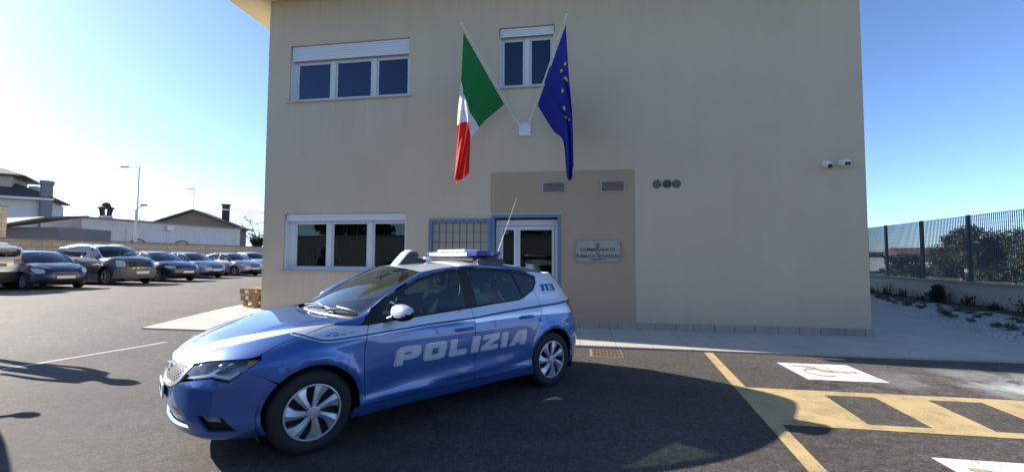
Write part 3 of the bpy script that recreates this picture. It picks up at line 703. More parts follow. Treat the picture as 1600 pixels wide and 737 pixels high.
# rooms behind the openings
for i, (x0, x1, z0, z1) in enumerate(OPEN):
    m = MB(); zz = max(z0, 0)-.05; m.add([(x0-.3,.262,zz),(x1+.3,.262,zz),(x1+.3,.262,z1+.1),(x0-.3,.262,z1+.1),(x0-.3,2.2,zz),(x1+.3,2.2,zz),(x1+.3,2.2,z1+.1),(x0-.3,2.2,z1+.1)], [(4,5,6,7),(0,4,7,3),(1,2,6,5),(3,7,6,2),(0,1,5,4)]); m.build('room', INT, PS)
# the brownish painted panel round the entrance: three sheets butting round the openings, 4 mm proud
m = MB(); y = -.004
def q(x0, x1, z0, z1): m.add([(x0,y,z0),(x1,y,z0),(x1,y,z1),(x0,y,z1)], [(0,1,2,3)])
q(-1.93, 1.15, 2.46, 3.36); q(-.40, 1.15, .165, 2.46); m.build('painted_panel', PBRN, PS)
# stone skirting
m = MB(); x = -.36; i = 0; random.seed(3)
while x < BX1+.03:
    L = min(.385+random.uniform(-.05, .05), BX1+.03-x); 
    m.mi = random.choice((0, 0, 1, 2)); m.bbox(x+.003, x+L-.003, -.028-random.uniform(0, .004), -.002, -.02, .163+random.uniform(-.004, .004), .004); x += L
m.mi = 0; y_ = 0
while y_ < 6: m.mi = random.choice((0, 1, 2)); m.bbox(BX1+.002, BX1+.028, y_, y_+.38, -.02, .163, .004); y_ += .385
x = -3.9
m.build('stone_skirting', [mat('skirt_a', (.38, .345, .28), .85, var=.2, vs=9), mat('skirt_b', (.32, .29, .24), .85, var=.2, vs=9), mat('skirt_c', (.38, .355, .31), .85, var=.2, vs=9)], PS)
def window(x0, x1, z0, z1, box, cols, boxh, sill=True, blinds=False, fl=.055):
    m = MB(); F_ = .055; y0, y1 = .13, .19
    m.bbox(x0+.002, x1-.002, y0, y1, z0+.002, z0+F_, .006); m.bbox(x0+.002, x1-.002, y0, y1, z1-boxh-F_, z1-boxh, .006)
    m.bbox(x0+.002, x0+fl, y0+.001, y1-.001, z0+F_, z1-boxh-F_, .006); m.bbox(x1-F_, x1-.002, y0+.001, y1-.001, z0+F_, z1-boxh-F_, .006)
    for c in cols: m.bbox(c-.055, c+.055, y0-.012, y1, z0+F_+.001, z1-boxh-F_-.001, .006)
    w_ = m.build('window', ALU, PS)
    xs = [x0+fl]+list(cols)+[x1-F_]
    for a, b in zip(xs[:-1], xs[1:]):
        a2 = a+(.055 if a in cols else 0); b2 = b-(.055 if b in cols else 0)
        s = MB(); e = .045
        for (p, r_, u, t) in ((a2+.002, b2-.002, z0+F_, z0+F_+e), (a2+.002, b2-.002, z1-boxh-F_-e, z1-boxh-F_)): s.bbox(p, r_, y0+.008, y1-.01, u, t, .005)
        for (p, r_) in ((a2+.002, a2+e), (b2-e, b2-.002)): s.bbox(p, r_, y0+.009, y1-.011, z0+F_+e, z1-boxh-F_-e, .005)
        s.build('sash', ALU, w_)
        g = MB(); g.add([(a2+e,.160,z0+F_+e),(b2-e,.160,z0+F_+e),(b2-e,.160,z1-boxh-F_-e),(a2+e,.160,z1-boxh-F_-e)], [(0,1,2,3)]); g.build('pane', WG if z0 < 3 else WGB, w_)
    if boxh:
        m = MB(); n = max(2, int(boxh/.055)); hh = (boxh-.004)/n
        for i in range(n): m.bbox(x0+.015, x1-.015, .045, .062, z1-boxh+i*hh, z1-boxh+(i+.88)*hh, .006)
        m.box(x0+.015, x1-.015, .058, .10, z1-boxh, z1-.002); m.bbox(x0+.01, x1-.01, .040, .070, z1-boxh-.03, z1-boxh-.001, .005); m.build('roller_shutter', SHUT, w_)
        
        for xa, xb in ((x0+.001, x0+.03), (x1-.03, x1-.001)): m = MB(); m.box(xa, xb, .04, .13, z0, z1-boxh); m.build('shutter_guide', SHUT, w_)
    if sill: m = MB(); m.bbox(x0-.06, x1+.06, -.05, .13, z0-.035, z0-.001, .006); m.build('sill', SILL, w_)
    if blinds:
        m = MB(); x = x0+.05
        while x < x1-.1: m.bar((x, .42, z0+.05), (x, .42, z1-boxh-.02), .10, .004, up=(math.sin(.5), math.cos(.5), 0)); x += .088
        m.build('vertical_blind', BLND, w_)
    return w_
window(-6.90, -3.86, 5.21, 6.58, 1, [-5.83, -4.78], .335, fl=.11)
window(-1.76, -.52, 5.255, 6.62, 1, [-1.14], .17)
wg = window(-6.93, -3.87, 1.17, 2.505, 1, [-5.83, -4.80], .14, blinds=True, fl=.20)
m = MB(); m.bbox(-6.60+.0, -6.55, .125, .14, 1.25, 2.3, .003); 
# entrance: white framed glass door in a blue-grey steel frame
m = MB(); w = .065
m.bbox(-1.905, -1.905+w, -.02, .10, .0, 2.425, .004); m.bbox(-.46, -.46+w, -.02, .10, .0, 2.425, .004); m.bbox(-1.905+w+.001, -.461, -.02, .10, 2.425-w, 2.425, .004); ef = m.build('entrance_frame', STL, PS)
m = MB(); m.bbox(-1.835, -.465, .16, .22, 2.20, 2.33, .006); m.bbox(-1.835, -1.76, .161, .219, .0, 2.199, .006); m.bbox(-.535, -.465, .161, .219, 0, 2.199, .006); dfr = m.build('door_frame', ALU, PS)
def leaf(x0, x1, hx, e=.085):
    m = MB()
    m.bbox(x0, x0+e, .15, .21, .02, 2.19, .006); m.bbox(x1-e, x1, .15, .21, .02, 2.19, .006); m.bbox(x0+e+.001, x1-e-.001, .151, .209, .02, .16, .006); m.bbox(x0+e+.001, x1-e-.001, .151, .209, 2.10, 2.19, .006); m.bbox(x0+e+.001, x1-e-.001, .151, .209, .98, 1.04, .006)
    d = m.build('door', ALU, PS)
    for a, b in ((.16, .98), (1.04, 2.10)):
        g = MB(); g.add([(x0+e,.18,a),(x1-e,.18,a),(x1-e,.18,b),(x0+e,.18,b)], [(0,1,2,3)]); g.build('pane', WG, d)
    h = MB(); h.bbox(hx-.015, hx+.015, .125, .15, .92, 1.12, .004); h.tube([(hx,.11,1.05),(hx+.11,.11,1.05)], .010, 8); h.tube([(hx,.145,1.05),(hx,.11,1.05)], .010, 8); h.build('door_handle', mat('brushed_steel', (.5,.5,.5), .3, metal=1), d)
leaf(-1.758, -1.345, -1.385); leaf(-1.343, -.537, -1.31, .055)
# barred window to the left of the door
m = MB(); w = .075
m.bbox(-3.335, -3.335+w, -.03, .05, .0, 2.345, .004); m.bbox(-1.985, -1.985+w, -.03, .05, .0, 2.345, .004); m.bbox(-3.335+w+.001, -1.986, -.03, .05, 2.345-w, 2.345, .004); gf = m.build('barred_gate', STL, PS)
m = MB()
for i in range(1, 8): x = -3.26+i*(1.275/8+.0); m.bar((x, .01, .02), (x, .01, 2.27), .018, .018)
for z in (.32, .64, .96, 1.28, 1.60, 1.83, 2.055): m.bar((-3.26, .022, z), (-1.985, .022, z), .030, .008, up=(0, 0, 1))
m.build('bars', GREY, gf)
m = MB(); m.add([(-3.33,.07,0),(-1.96,.07,0),(-1.96,.07,2.34),(-3.33,.07,2.34)], [(0,1,2,3)]); m.build('back_panel', mat('gate_back_panel', (.58, .50, .38), .8, var=.1), gf)
# grilles, junction boxes, plaque, cameras
for x in (-.79, .45):
    m = MB(); m.bbox(x, x+.50, -.020, -.005, 2.885, 3.12, .004); v_ = m.build('vent', mat('vent_frame', (.46, .42, .35), .6), PS); m = MB(); m.box(x+.025, x+.475, -.0225, -.0205, 2.905, 3.10); m.build('vent_opening', mat('vent_dark', (.03, .03, .025), .9), v_)
    m = MB()
    for i in range(8): m.bar((x+.03, -.028, 2.915+i*.0255), (x+.47, -.028, 2.915+i*.0255), .004, .015, up=(0, -.6, 1))
    m.build('slats', mat('vent_slats', (.30, .27, .22), .6), v_)

for x, mm in ((1.60, 0), (1.80, 1), (1.985, 0)):
    m = MB(); m.lathe([(0, -.022), (.072, -.022), (.086, -.016), (.088, 0)], 24, Matrix.Translation((x, 0, 3.03))); m.build('round_cover_plate', mat('cover_plate_green', (.115, .125, .085), .7) if not mm else mat('cover_plate_dark', (.05, .07, .05), .7), PS, smooth=True)
sg = empty('wall_plaque', (0, 0, 0), label='grey stone plaque with black lettering screwed to the brown wall right of the door', cat='plaque')
k = NB('plaque_stone'); c = k.coord(); n1 = k.noise(c, 6, 6, .7, 1.0); k.l(k.mix(n1, (.34, .31, .27), (.44, .40, .35)), k.b.inputs['Base Color']); k.b.inputs['Roughness'].default_value = .25; PLQ = k.m
m = MB(); m.bbox(-.084, .841, -.045, -.006, 1.413, 1.857, .006); pb = m.build('stone_slab', PLQ, sg)
PINK = mat('engraved_black', (.02, .02, .022), .6)
def wtext(name, s, size, x, z, parent, yy, m_=PINK, bold=0, sx=1.0): return text_obj(name, s, size, m_, parent, Matrix.Translation((x, yy, z)) @ Matrix.Rotation(R(90), 4, 'X'), bold=bold, sx=sx)
wtext('engraved_text', 'COMMISSARIATO', .082, .378, 1.665, sg, -.047, bold=.0018, sx=1.12); wtext('engraved_text', 'DI', .06, .378, 1.595, sg, -.047, bold=.001, sx=1.1)
wtext('engraved_text', 'PUBBLICA SICUREZZA', .082, .378, 1.528, sg, -.047, bold=.0018, sx=1.12); wtext('engraved_text', 'CAMPOBELLO', .048, .378, 1.462, sg, -.047, bold=.001, sx=1.1)
m = MB(); n = 14
m.lathe([(.030, -.0475), (.042, -.0475)], 24, Matrix.Translation((.378, 0, 1.765))); m.prism([(.378+.022*math.cos(t)*(1 if i % 2 else .45), 1.765+.022*math.sin(t)*(1 if i % 2 else .45)) for i, t in enumerate(np.linspace(math.pi/2, math.pi/2+2*math.pi, 11)[:-1])], -.0478, -.046); m.box(.34, .416, -.0478, -.046, 1.715, 1.727); m.build('emblem', PINK, sg)
for x in (-.045, .80):
    for z in (1.455, 1.815): m = MB(); m.lathe([(0, -.055), (.010, -.053), (.013, -.045)], 12, Matrix.Translation((x, 0, z))); m.build('screw', mat('screw_brass', (.12, .11, .10), .4, metal=.7), sg, smooth=True)
# dome cameras
for x, lab in ((4.80, 'white wall camera, the left one of the pair near the right corner'), (5.08, 'white wall camera with square black front, closest to the right building corner')):
    ce = empty('security_camera', (x, 0, 3.36), label=lab, cat='camera', group='security cameras on the wall')
    m = MB(); m.lathe([(0, -.03), (.06, -.03), (.068, 0)], 24); m.build('mount', SHUT, ce, smooth=True)
    m = MB()
    if x < 5: m.lathe([(0, -.165), (.035, -.155), (.058, -.12), (.065, -.08), (.055, -.03)], 24, Matrix.Translation((.01, 0, -.01)) @ Matrix.Rotation(R(18), 4, 'X'))
    else: m.bbox(-.07, .07, -.20, -.03, -.05, .075, .02, Matrix.Rotation(R(10), 4, 'X'))
    m.build('housing', SHUT, ce, smooth=True)
    m = MB(); Mx = Matrix.Rotation(R(16), 4, 'X')
    if x < 5: m.lathe([(0, -.172), (.030, -.168), (.044, -.145), (.045, -.13)], 20, Matrix.Translation((.008, 0, -.028)) @ Mx)
    else: m.bbox(-.048, .052, -.208, -.19, -.035, .022, .006, Matrix.Rotation(R(10), 4, 'X'))
    m.build('lens', BLK, ce, smooth=True)

# ---------------------------------------------------------------- flags
br = empty('flag_bracket', (-1.15, 0, 4.33), label='white metal bracket on the facade holding both flagpoles', cat='bracket')
m = MB(); m.bbox(-.15, .11, -.035, -.002, -.18, .12, .006); m.build('plate', SHUT, br)
m = MB(); m.tube([(-.14, -.03, .06), (-.20, -.14, .16)], .028, 10); m.build('socket', SHUT, br); m = MB(); m.tube([(.06, -.03, .06), (.12, -.14, .16)], .028, 10); m.build('socket', SHUT, br)
POLE = mat('white_pole', (.66, .64, .60), .35)
def flag(name, lab, p0, p1, cols, mats, cuts, stars=(), rip=1):
    f = empty(name, p0, label=lab, cat='flag'); L = lambda p: Vector(p)-Vector(p0)
    m = MB(); m.tube([L(p0), L(p1)], [.019, .016], 10); m.lathe([(0, -.04), (.025, -.02), (.028, .01), (0, .035)], 12, Matrix.Translation(L(p1)) @ Matrix.Rotation(R(90), 4, 'X')); m.build('pole', POLE, f, smooth=True)
    # cloth: columns run from the hoist (a = 0) to the fly (a = 1), each a smooth line from top edge to bottom edge
    na, nb = 61, 41; cs = [np.array(c, float) for c in cols]; ak = [0, 1/3, 2/3, 1]
    cc = []
    for c in cs:
        t = np.linspace(0, 1, len(c)); cc.append([Sp(t, c[:, i]) for i in range(3)])
    V = []
    bb = np.linspace(0, 1, nb); G = np.array([[[s(b) for s in c] for b in bb] for c in cc])   # 4 x nb x 3
    for i in range(na):
        a = i/(na-1); P = np.array([[Sp(ak, G[:, j, d])(a) for d in range(3)] for j in range(nb)])
        amp = .075*min(1, a*2.2)*rip
        P[:, 1] += amp*np.sin(bb*math.pi*2*2.3+a*1.2)*(.5+.5*a)+.02*np.sin(bb*31+a*9)*min(1, a*2)
        P[:, 0] += amp*.45*np.cos(bb*math.pi*2*2.3+a*2.0)*min(1, a*1.6)*np.sin(math.pi*bb)
        V.append(P-np.array(p0))
    V = np.array(V)
    F = []; M = []
    for i in range(na-1):
        for j in range(nb-1):
            F.append((i*nb+j, (i+1)*nb+j, (i+1)*nb+j+1, i*nb+j+1)); a = (i+.5)/(na-1); M.append(sum(a > c for c in cuts))
    o = link_mesh('cloth', V.reshape(-1, 3), F, mats, f, smooth=True); o.data.polygons.foreach_set('material_index', M)
    for (a, b, r_, rot) in stars:
        i = int(a*(na-1)); j = int(b*(nb-1)); c = V[i, j]; e1 = V[min(i+1, na-1), j]-V[max(i-1, 0), j]; e2 = V[i, min(j+1, nb-1)]-V[i, max(j-1, 0)]
        n = np.cross(e1, e2); n /= np.linalg.norm(n); n = n if n[1] < 0 else -n
        tx = np.array([1, 0, 0])-n*n[0]; tx /= np.linalg.norm(tx); tz = np.cross(n, tx); tz = tz if tz[2] > 0 else -tz
        m = MB(); P = [tuple(c+n*.012+tx*(r_*q*math.cos(t))+tz*(r_*q*math.sin(t))) for q, t in ((1 if k_ % 2 == 0 else .42, math.pi/2+rot+k_*math.pi/5) for k_ in range(10))]
        P2 = [tuple(np.array(p)+n*.003) for p in P]; m.add(P+P2, [tuple(range(10)), tuple(range(19, 9, -1))]+[(k_, (k_+1) % 10, (k_+1) % 10+10, k_+10) for k_ in range(10)]); m.build('star', STAR, o)
    return f
def cloth(name, col):
    k = NB(name); k.b.inputs['Base Color'].default_value = (*col, 1); k.b.inputs['Roughness'].default_value = .75; c = k.coord()
    k.bump(k.noise(c, 9, 4, .6), .25, .03)
    tl = k.n('ShaderNodeBsdfTranslucent'); tl.inputs[0].default_value = (*col, 1); mx = k.n('ShaderNodeMixShader'); mx.inputs[0].default_value = .32; k.l(k.b.outputs[0], mx.inputs[1]); k.l(tl.outputs[0], mx.inputs[2]); k.l(mx.outputs[0], k.out.inputs[0]); return k.m
FG, FW_, FR, FB = cloth('flag_green', (.008, .20, .045)), cloth('flag_white', (.75, .75, .76)), cloth('flag_red', (.62, .025, .02)), cloth('flag_blue', (.008, .016, .26)); STAR = mat('star_yellow', (.75, .55, .05), .6)
flag('italian_flag', 'green, white and red flag hanging from the left pole', (-1.33,-.12,4.44), (-2.28,-1.2,6.10),
     [[(-2.26,-1.16,5.96),(-1.92,-.76,5.36),(-1.57,-.36,4.75)], [(-2.31,-1.14,4.99),(-2.24,-.82,4.56),(-2.09,-.50,4.24)], [(-2.40,-1.10,4.13),(-2.21,-.95,4.20),(-2.20,-.78,3.86)], [(-2.43,-1.1,3.10),(-2.40,-1.05,2.96),(-2.19,-.92,3.20)]], [FG, FW_, FR], (.333, .666))
flag('european_flag', 'deep blue flag with yellow stars hanging from the right pole', (-1.05,-.12,4.43), (-.22,-1.2,6.11),
     [[(-.24,-1.16,5.95),(-.55,-.76,5.33),(-.86,-.36,4.69)], [(-.19,-1.14,5.05),(-.33,-.85,4.60),(-.52,-.52,4.10)], [(-.12,-1.10,4.10),(-.18,-.95,4.08),(-.31,-.78,3.80)], [(-.10,-1.1,3.22),(-.18,-1.02,2.97),(-.24,-.92,3.08)]], [FB], (),
     stars=[(.30,.40,.058,.1),(.44,.52,.058,-.1),(.24,.12,.05,.4),(.30,.20,.045,.9),(.36,.10,.045,.2),(.56,.60,.045,.5),(.62,.45,.04,.3),(.20,.28,.045,.1)])

# ---------------------------------------------------------------- low wall, fence and gravel bed on the right
def wl_(y): return 11.0+.10*(y-2.5)
k = NB('boundary_plaster'); c = k.coord(); n1 = k.noise(c, 1.3, 6, .7); k.l(k.mix(n1, (.42, .41, .39), (.58, .56, .53)), k.b.inputs['Base Color']); k.b.inputs['Roughness'].default_value = .9; k.bump(k.noise(c, 60, 4, .7), .3, .006); BPL = k.m
Y0, Y1 = -9.0, 22.0
lw = empty('low_wall', (wl_(Y0), Y0, 0), label='low pale plastered wall with concrete coping below the steel fence', cat='wall')
def lp(y, dx=0): return (wl_(y)-wl_(Y0)+dx, y-Y0)
m = MB(); a, b = lp(Y0), lp(Y1); m.add([(a[0]-.12,a[1],-.1),(a[0]+.12,a[1],-.1),(b[0]+.12,b[1],-.1),(b[0]-.12,b[1],-.1),(a[0]-.12,a[1],.80),(a[0]+.12,a[1],.80),(b[0]+.12,b[1],.80),(b[0]-.12,b[1],.80)], [(0,1,2,3),(4,7,6,5),(0,4,5,1),(2,6,7,3),(0,3,7,4),(1,5,6,2)]); m.build('wall_body', BPL, lw)
m = MB(); m.add([(a[0]-.17,a[1],.802),(a[0]+.17,a[1],.802),(b[0]+.17,b[1],.802),(b[0]-.17,b[1],.802),(a[0]-.17,a[1],.855),(a[0]+.17,a[1],.855),(b[0]+.17,b[1],.855),(b[0]-.17,b[1],.855)], [(0,1,2,3),(4,7,6,5),(0,4,5,1),(2,6,7,3),(0,3,7,4),(1,5,6,2)]); m.build('coping', mat('grey_coping', (.36, .35, .33), .85, var=.15, vs=6), lw)
FEN = mat('dark_steel_fence', (.035, .05, .075), .45)
fe = empty('steel_fence', (wl_(Y0), Y0, .855), label='tall dark steel grating fence with slim posts on the low wall', cat='fence')
ysP = [3.21+2.05*i for i in range(-5, 10)]; FH = 1.92
for y in ysP:
    p = lp(y); m = MB(); m.box(p[0]-.03, p[0]+.03, p[1]-.04, p[1]+.04, 0, FH+.02); m.box(p[0]-.06, p[0]+.06, p[1]-.08, p[1]+.08, 0, .015); m.build('post', FEN, fe)
for y0, y1 in zip(ysP[:-1], ysP[1:]):
    m = MB(); a, b = lp(y0+.05), lp(y1-.05); n = 30
    for i in range(n+1):
        t = i/n; x = a[0]+(b[0]-a[0])*t; y = a[1]+(b[1]-a[1])*t; m.box(x-.012, x+.012, y-.002, y+.002, .06, FH)
    for j in range(15):
        z = .07+j*(FH-.09)/14; r_ = .0025 if j not in (0, 7, 14) else .006; m.bar((a[0]-.008, a[1], z), (b[0]-.008, b[1], z), r_*2, r_*2)
    m.build('grating_panel', FEN, fe)
# bed
k = NB('white_pebbles'); c = k.coord(); v = k.n('ShaderNodeTexVoronoi', feature='F1'); v.inputs['Scale'].default_value = 22; k.l(c, v.inputs['Vector']); k.l(k.ramp(v.outputs['Distance'], [(.0, (.62, .61, .58)), (.5, (.5, .49, .46)), (.8, (.2, .19, .18))]), k.b.inputs['Base Color']); k.b.inputs['Roughness'].default_value = .8; k.bump(k.math('SUBTRACT', 1, v.outputs['Distance']), .8, .03); PEB = k.m
SOIL = mat('dark_soil', (.075, .045, .03), .95, var=.4, vs=9, bump=.8, bs=14)
def bed(name, xs, ys, fx, zf, m):
    V = []; ny = len(ys); nx = len(xs)
    for i in range(nx):
        for j in range(ny): x = fx(xs[i], ys[j]); V.append((x, ys[j], zf(xs[i], x, ys[j])))
    return link_mesh(name, V, [(i*ny+j, (i+1)*ny+j, (i+1)*ny+j+1, i*ny+j+1) for i in range(nx-1) for j in range(ny-1)], m, smooth=True)
ex = Sp([-12, -6, -1.9, -1.2, -.58, 2.44, 5.48, 11, 22], [4.6, 5.9, 6.92, 7.2, 7.47, 8.42, 9.44, 11.3, 12.4])
from mathutils import noise as mnoise
ysb = np.arange(-1.85, 18, .22); wid = lambda y: wl_(y)-.12-float(ex(y))
tag(bed('gravel_bed', np.linspace(0, 1, 24), ysb, lambda t, y: float(ex(y))-.14+t*(max(.05, wid(y)-.55)+.14), lambda t, x, y: .0+.035*min(1, t*12)+.10*min(1, t*2.5)+.05*mnoise.noise((x*.9, y*.9, 0))+.02*mnoise.noise((x*4, y*4, 3)), PEB), kind='structure')
tag(bed('planting_soil', np.linspace(0, 1, 7), ysb, lambda t, y: wl_(y)-.12-(1-t)*.60, lambda t, x, y: .20+.04*mnoise.noise((x*3, y*3, 7))-.07*(1-t)**3, SOIL), kind='structure')
# ---------------------------------------------------------------- vegetation
def leafmat(name, c0, c1, tr=.25):
    k = NB(name); g = k.n('ShaderNodeNewGeometry'); k.l(k.mix(g.outputs['Random Per Island'], c0, c1), k.b.inputs['Base Color']); k.b.inputs['Roughness'].default_value = .6
    tl = k.n('ShaderNodeBsdfTranslucent'); tl.inputs[0].default_value = (*c1, 1); mx = k.n('ShaderNodeMixShader'); mx.inputs[0].default_value = tr; k.l(k.b.outputs[0], mx.inputs[1]); k.l(tl.outputs[0], mx.inputs[2]); k.l(mx.outputs[0], k.out.inputs[0]); return k.m
LF1 = leafmat('olive_foliage', (.035, .050, .022), (.085, .105, .050)); LF2 = leafmat('dark_foliage', (.018, .032, .014), (.050, .070, .028)); LF3 = leafmat('grey_green_foliage', (.12, .135, .10), (.24, .25, .19)); BARK = mat('bark', (.09, .07, .05), .9, var=.3, vs=12)
def leaves(cl, n, s, rng, name, m, parent):
    """cl: clump list (centre, radius); n leaves of size s spread through the clumps"""
    V = []; F = []; w_ = np.array([r**2 for _, r in cl]); w_ = w_/w_.sum()
    for i in range(n):
        c, r = cl[rng.choice(len(cl), p=w_)]; d = rng.normal(size=3); d /= np.linalg.norm(d); d[2] *= .8; p = np.array(c)+d*r*rng.uniform(.35, 1.08)
        u = rng.normal(size=3); u /= np.linalg.norm(u); v = np.cross(u, rng.normal(size=3)); v /= np.linalg.norm(v); q = s*rng.uniform(.6, 1.3)
        k0 = len(V); V += [p-u*q*.5, p+v*q*.24, p+u*q*.5, p-v*q*.24]; F.append((k0, k0+1, k0+2, k0+3))
    return link_mesh(name, V, F, m, parent)
def tree(loc, h, rad, seed, lab, m, name='tree', n=9000, s=.16, group=None, trunk_h=.3, squash=.8, cat='tree'):
    rng = np.random.default_rng(seed); t = empty(name, loc, label=lab, cat=cat, group=group)
    tb = MB(); top = h*.62; tb.tube([(0,0,0),(.06,.03,top*.4),(.02,-.05,top)], [h*.030, h*.022, h*.010], 8); cl = []
    for i in range(16):
        a = rng.uniform(0, 2*math.pi); rr = rad*rng.uniform(.15, .78); z = h*rng.uniform(trunk_h+.08, .86); rr *= 1-.45*max(0, (z/h-.6)/.4)
        c = (rr*math.cos(a), rr*math.sin(a), z); cl.append((c, rad*rng.uniform(.22, .42)))
        z0 = top*rng.uniform(.35, .9); tb.tube([(.03,-.01,z0), (c[0]*.5, c[1]*.5, (z0+z)/2+.1), c], [h*.012, h*.008, h*.003], 5)
    tb.build('trunk', BARK, t, smooth=True); leaves(cl, n, s, rng, 'crown', m, t); return t
tree((22.4, 20.2, -.6), 4.5, 1.5, 1, 'dark olive tree behind the fence, nearest the dark fence post', LF1, group='trees behind the fence', n=7000)
tree((25.4, 20.6, -.6), 4.1, 2.1, 2, 'bushy dark tree behind the fence, second from the left', LF2, group='trees behind the fence', n=9000)
tree((24.0, 17.0, -.6), 4.25, 1.9, 3, 'broad grey green tree behind the fence at the right picture edge', LF1, group='trees behind the fence', n=9000)
tree((20.9, 22.4, -.6), 2.5, 1.3, 4, 'low dense bush behind the fence beside the olive tree', LF2, name='bush', n=4000, trunk_h=.1, cat='bush')
def tuft(loc, h, r_, seed, lab, m, n=60, dry=False, name='low_plant', cat='plant', group='plants in the gravel bed'):
    rng = np.random.default_rng(seed); V = []; F = []
    for i in range(n):
        a = rng.uniform(0, 6.28); el = rng.uniform(.15, 1.35); L = h*rng.uniform(.5, 1.1); w_ = .006+.010*rng.random(); b0 = np.array([rng.normal()*r_*.22, rng.normal()*r_*.22, 0]); d = np.array([math.cos(a)*math.cos(el)*r_/h, math.sin(a)*math.cos(el)*r_/h, math.sin(el)]); sd_ = np.cross(d, [0, 0, 1]); sd_ = sd_/(np.linalg.norm(sd_)+1e-6)*w_
        p1 = b0+d*L*.6; p2 = b0+d*L+np.array([0, 0, -.12*L]); k0 = len(V); V += [b0-sd_*.5, b0+sd_*.5, p1+sd_, p1-sd_, p2]; F += [(k0,k0+1,k0+2,k0+3),(k0+3,k0+2,k0+4)]
        for q in range(2):
            c = b0+d*L*rng.uniform(.4, 1.0); u = rng.normal(size=3)*.018; v = rng.normal(size=3)*.012; k0 = len(V); V += [c-u, c+v, c+u, c-v]; F.append((k0,k0+1,k0+2,k0+3))
    o = link_mesh(name, V, F, m, loc=loc); return tag(o, lab, cat, group)
rng = np.random.default_rng(11); cnt = 0
spots = []
for y in np.arange(-1.2, 8.5, .62):
    for t in (.22, .52, .80):
        yy = y+rng.uniform(-.2, .2); x = float(ex(yy))+(t+rng.uniform(-.09, .09))*(wid(yy)-.55); spots.append((x, yy))
for i, (x, y) in enumerate(spots):
    big = i % 4 == 1; tuft((x, y, .12), .15 if big else .09, .16 if big else .10, 20+i, 'small dusty grey green plant growing in the pale gravel bed', LF3, 70 if big else 45)
for i, y in enumerate(np.arange(-.8, 11, .95)):
    tuft((wl_(y)-.36, y, .18), .42+.15*math.sin(i*2.1), .30, 70+i, 'thin dark twiggy shrub growing in the soil along the low wall', LF2, 38, name='twiggy_shrub', cat='shrub', group='shrubs along the low wall')
rng = np.random.default_rng(5); lb = empty('round_bush', (wl_(6.0)-.42, 6.0, .15), label='dark compact rounded bush standing against the low wall under the fence', cat='bush'); tb = MB(); tb.tube([(0,0,-.05),(0,0,.4)], [.03,.02], 6); tb.build('stem', BARK, lb); leaves([((0,0,.28),.20),((.03,.02,.45),.17),((-.05,0,.2),.2)], 2600, .05, rng, 'foliage', LF2, lb)
# open land beyond the fence and low hills on the skyline
k = NB('dry_field'); c = k.coord(); k.l(k.mix(k.noise(c, .12, 6, .7), (.045, .050, .025), (.085, .080, .045)), k.b.inputs['Base Color']); k.b.inputs['Roughness'].default_value = 1; k.b.inputs['Specular IOR Level'].default_value = 0
tag(sheet('field', axis(12.4, 900, 13.4, 40, 2.0)[1:], axis(-100, 1400, -12, 60, 4.0), .006, k.m, zf=lambda x, y: gz(x, y)+.0 if x < 13 else 0), kind='structure')
HIL = mat('far_hills', (.035, .050, .075), .95); V = []; nh = 160
for i in range(nh+1):
    a = R(15+150*i/nh); h = 16+14*mnoise.noise((i*.06, 0, 3))+5*mnoise.noise((i*.3, 5, 3)); V += [(1700*math.cos(a), 1700*math.sin(a), -5), (1750*math.cos(a), 1750*math.sin(a), max(6, h)), (2100*math.cos(a), 2100*math.sin(a), -5)]
F = [q for i in range(nh) for q in ((3*i, 3*i+1, 3*i+4, 3*i+3), (3*i+1, 3*i+2, 3*i+5, 3*i+4))]; tag(link_mesh('hills', V, F, HIL, smooth=True), kind='structure')
# far town beyond the fence
def house(name, lab, x, y, z, w_, d, h, wallc, roofc, rz=0, gable=.5, group=None, win=3, over=.3):
    e = empty(name, (x, y, z), rz, label=lab, cat='house', group=group); m = MB(); m.box(-w_/2, w_/2, -d/2, d/2, -2, h); m.build('walls', wallc, e)
    m = MB(); a, b = w_/2+over, d/2+over
    m.add([(-a,-b,h),(a,-b,h),(a,b,h),(-a,b,h),(-a,0,h+gable),(a,0,h+gable),(-a,-b,h+.15),(a,-b,h+.15),(a,b,h+.15),(-a,b,h+.15),(-a,0,h+gable+.15),(a,0,h+gable+.15)], [(0,1,2,3),(6,10,11,7),(8,11,10,9),(0,6,7,1),(2,8,9,3),(0,3,9,10,6),(1,7,11,8,2)]); m.build('roof', roofc, e)
    for i in range(win):
        x0 = -w_/2+w_*(i+.5)/win; m = MB(); m.box(x0-w_*.09, x0+w_*.09, -d/2-.03, -d/2+.02, h*.40, h*.78); m.build('window', WDK, e)
    return e
WDK = mat('dark_far_window', (.03, .035, .04), .3); HW1 = mat('cream_render', (.46, .41, .33), .9, var=.12, vs=.6); HW2 = mat('white_render', (.66, .65, .62), .9, var=.1, vs=.6); HW3 = mat('ochre_render', (.45, .26, .15), .9, var=.1, vs=.6); RT = mat('terracotta_tiles', (.15, .095, .07), .85, var=.35, vs=4); RW = mat('pale_sheet_roof', (.70, .70, .68), .6); RD = mat('dark_tiles', (.075, .06, .055), .85, var=.35, vs=5)
gz_far = -.6
house('far_house', 'low shed with a pale sheet roof just beyond the fence', 29.5, 38, gz_far, 9, 7, .85, HW2, RW, R(-8), .75, 'houses beyond the fence', 3)
house('far_house', 'small white shed roof left of the first fence post', 33.0, 47, gz_far, 7, 6, 1.5, HW2, RW, R(12), .6, 'houses beyond the fence', 2)
house('far_house', 'cream house with terracotta roof seen through the fence panel before the trees', 47, 57, gz_far, 8, 7, 2.6, HW1, RT, R(-20), .9, 'houses beyond the fence', 3)
house('far_house', 'ochre house with a low tiled roof far behind the fence', 61, 70, gz_far, 10, 8, 2.3, HW3, RT, R(10), .9, 'houses beyond the fence', 4)
